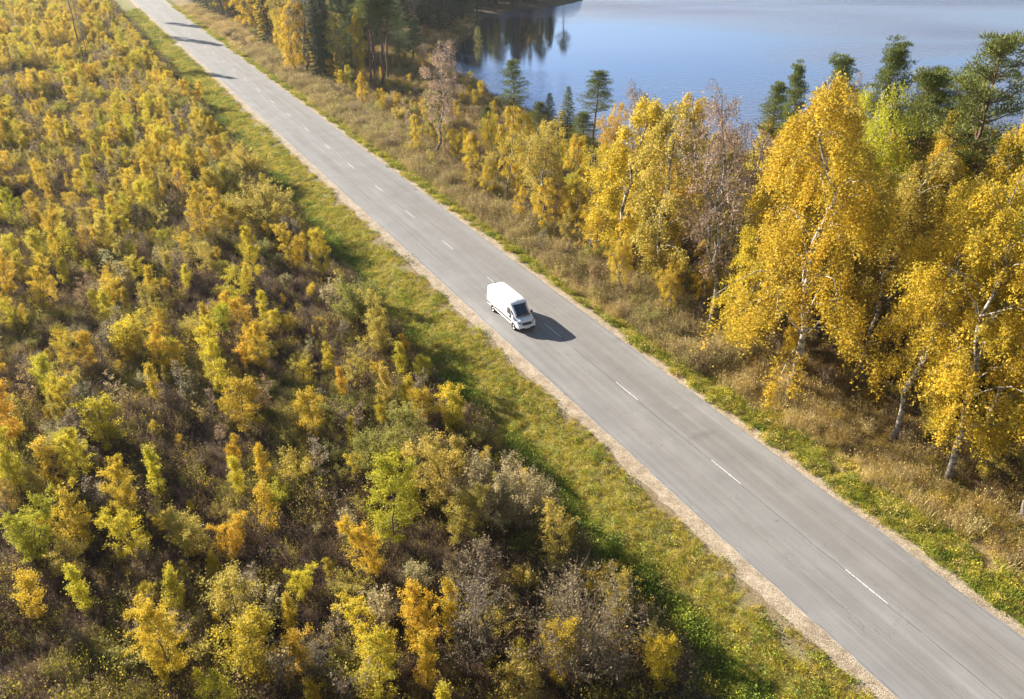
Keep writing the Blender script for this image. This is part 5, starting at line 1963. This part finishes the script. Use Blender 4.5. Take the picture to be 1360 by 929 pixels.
def ch_field(u, w, r):
    m = len(u)
    nn = vnoise(u / 6, w / 6, 80)
    tint = pick(r, BRN, m, [.27, .25, .15, .20, .07, .06])
    olive = (nn > 0.4) & (r.uniform(0, 1, m) < 0.6)
    tint = np.where(olive[:, None], np.array([(0.34, 0.31, 0.07)]), tint)
    idx = r.choice([6, 7, 8, 9, 3, 5, 10, 11], m, p=[.23, .2, .16, .22, .06, .03, .06, .04])
    tint = np.where((idx >= 10)[:, None], pick(r, np.array([(0.58, 0.48, 0.06), (0.54, 0.40, 0.06), (0.46, 0.44, 0.07), (0.42, 0.30, 0.14)]), m), tint)
    s = r.uniform(0.45, 1.05, m) * np.clip(1 + 0.5 * vnoise(u / 5, w / 5, 82), 0.6, 1.4)
    return idx, tint, s


n3 = zone('field_undergrowth', 150000, -8, 400, -28, 23.4, lambda u, w, r: (vnoise(u / 3.1, w / 3.1, 81) > -0.8) & ((w > -17) | (r.uniform(0, 1, len(u)) < 0.3)), ch_field, gamma=1.6, seed=3)


def ch_wood(u, w, r):
    m = len(u)
    pal = np.concatenate([TAN, BRN])
    tint = pick(r, pal, m)
    c = r.uniform(0, 1, m) < 0.25
    tint = np.where(c[:, None], np.array([(0.40, 0.26, 0.05)]), tint)
    idx = r.choice([3, 6, 7, 8, 9, 5], m, p=[.25, .2, .15, .2, .12, .08])
    return idx, tint, r.uniform(0.6, 1.2, m)


n4 = zone('lakeside_undergrowth', 60000, 0, 330, 46, 130, lambda u, w, r: (w < 62 + 60 * (u > 120)) | (r.uniform(0, 1, len(u)) < 0.6), ch_wood, gamma=1.3, seed=4)
print('TUFTS', n1, n2, n3, n4)

# pale stump and dark root plate in the far furrow
def stump(px, py, rad, h, mat, name, label, seed):
    r = np.random.default_rng(seed)
    g_ = Geo()
    n = 14
    ang = np.arange(n) * 2 * np.pi / n
    rings = []
    for z, k in ((-0.2, 1.5), (0.1, 1.15), (0.5, 0.95), (1.0, 0.9), (1.02, 0.6), (0.97, 0.0)):
        rr = rad * k * (1 + 0.18 * np.sin(ang * 5 + seed) * (1.2 - z if z < 1 else 0.2) + r.uniform(-.05, .05, n))
        rings.append(np.stack([np.cos(ang) * rr, np.sin(ang) * rr, np.full(n, z * h) + (r.uniform(-.08, .08, n) * h if z > 0.9 and k else 0)], 1))
    V = np.concatenate(rings)
    Q = [(a * n + b, a * n + (b + 1) % n, (a + 1) * n + (b + 1) % n, (a + 1) * n + b) for a in range(5) for b in range(n)]
    g_.add(V, Q=Q)
    p = ground(px, py, -0.4)
    o = link(name, g_.mesh(name, [mat]))
    o.location = (p[0], p[1], tz(*to_uw(p)))
    tag(o, label, name.replace('_', ' '))


stump(158, 97, 0.75, 1.5, bark_material('weathered_wood', (0.55, 0.52, 0.48), (0.2, 0.18, 0.16), 3.0), 'tree_stump', 'pale weathered tree stump in the dark furrow across the hazy field', 3)
stump(119, 96, 1.3, 0.8, M['dark_bark'], 'root_plate', 'dark low root plate at the foot of the tall dark-stemmed field tree', 4)

# ------------------------------------------------------------------ the air
bm = bmesh.new()
bmesh.ops.create_cube(bm, size=1)
bmesh.ops.scale(bm, vec=(16000, 16000, 48.0), verts=bm.verts)
bmesh.ops.translate(bm, vec=(0, 1000, 38.2 - 24.0), verts=bm.verts)
me = bpy.data.meshes.new('haze')
bm.to_mesh(me)
bm.free()
hm, hn, ho = new_mat('haze')
pv = N(hn, 'ShaderNodeVolumePrincipled', ins={'Color': (0.93, 0.95, 1.0, 1), 'Density': HAZE, 'Anisotropy': 0.35})
hn.links.new(pv.outputs[0], ho.inputs['Volume'])
tag(link('haze', me, hm), kind='stuff')
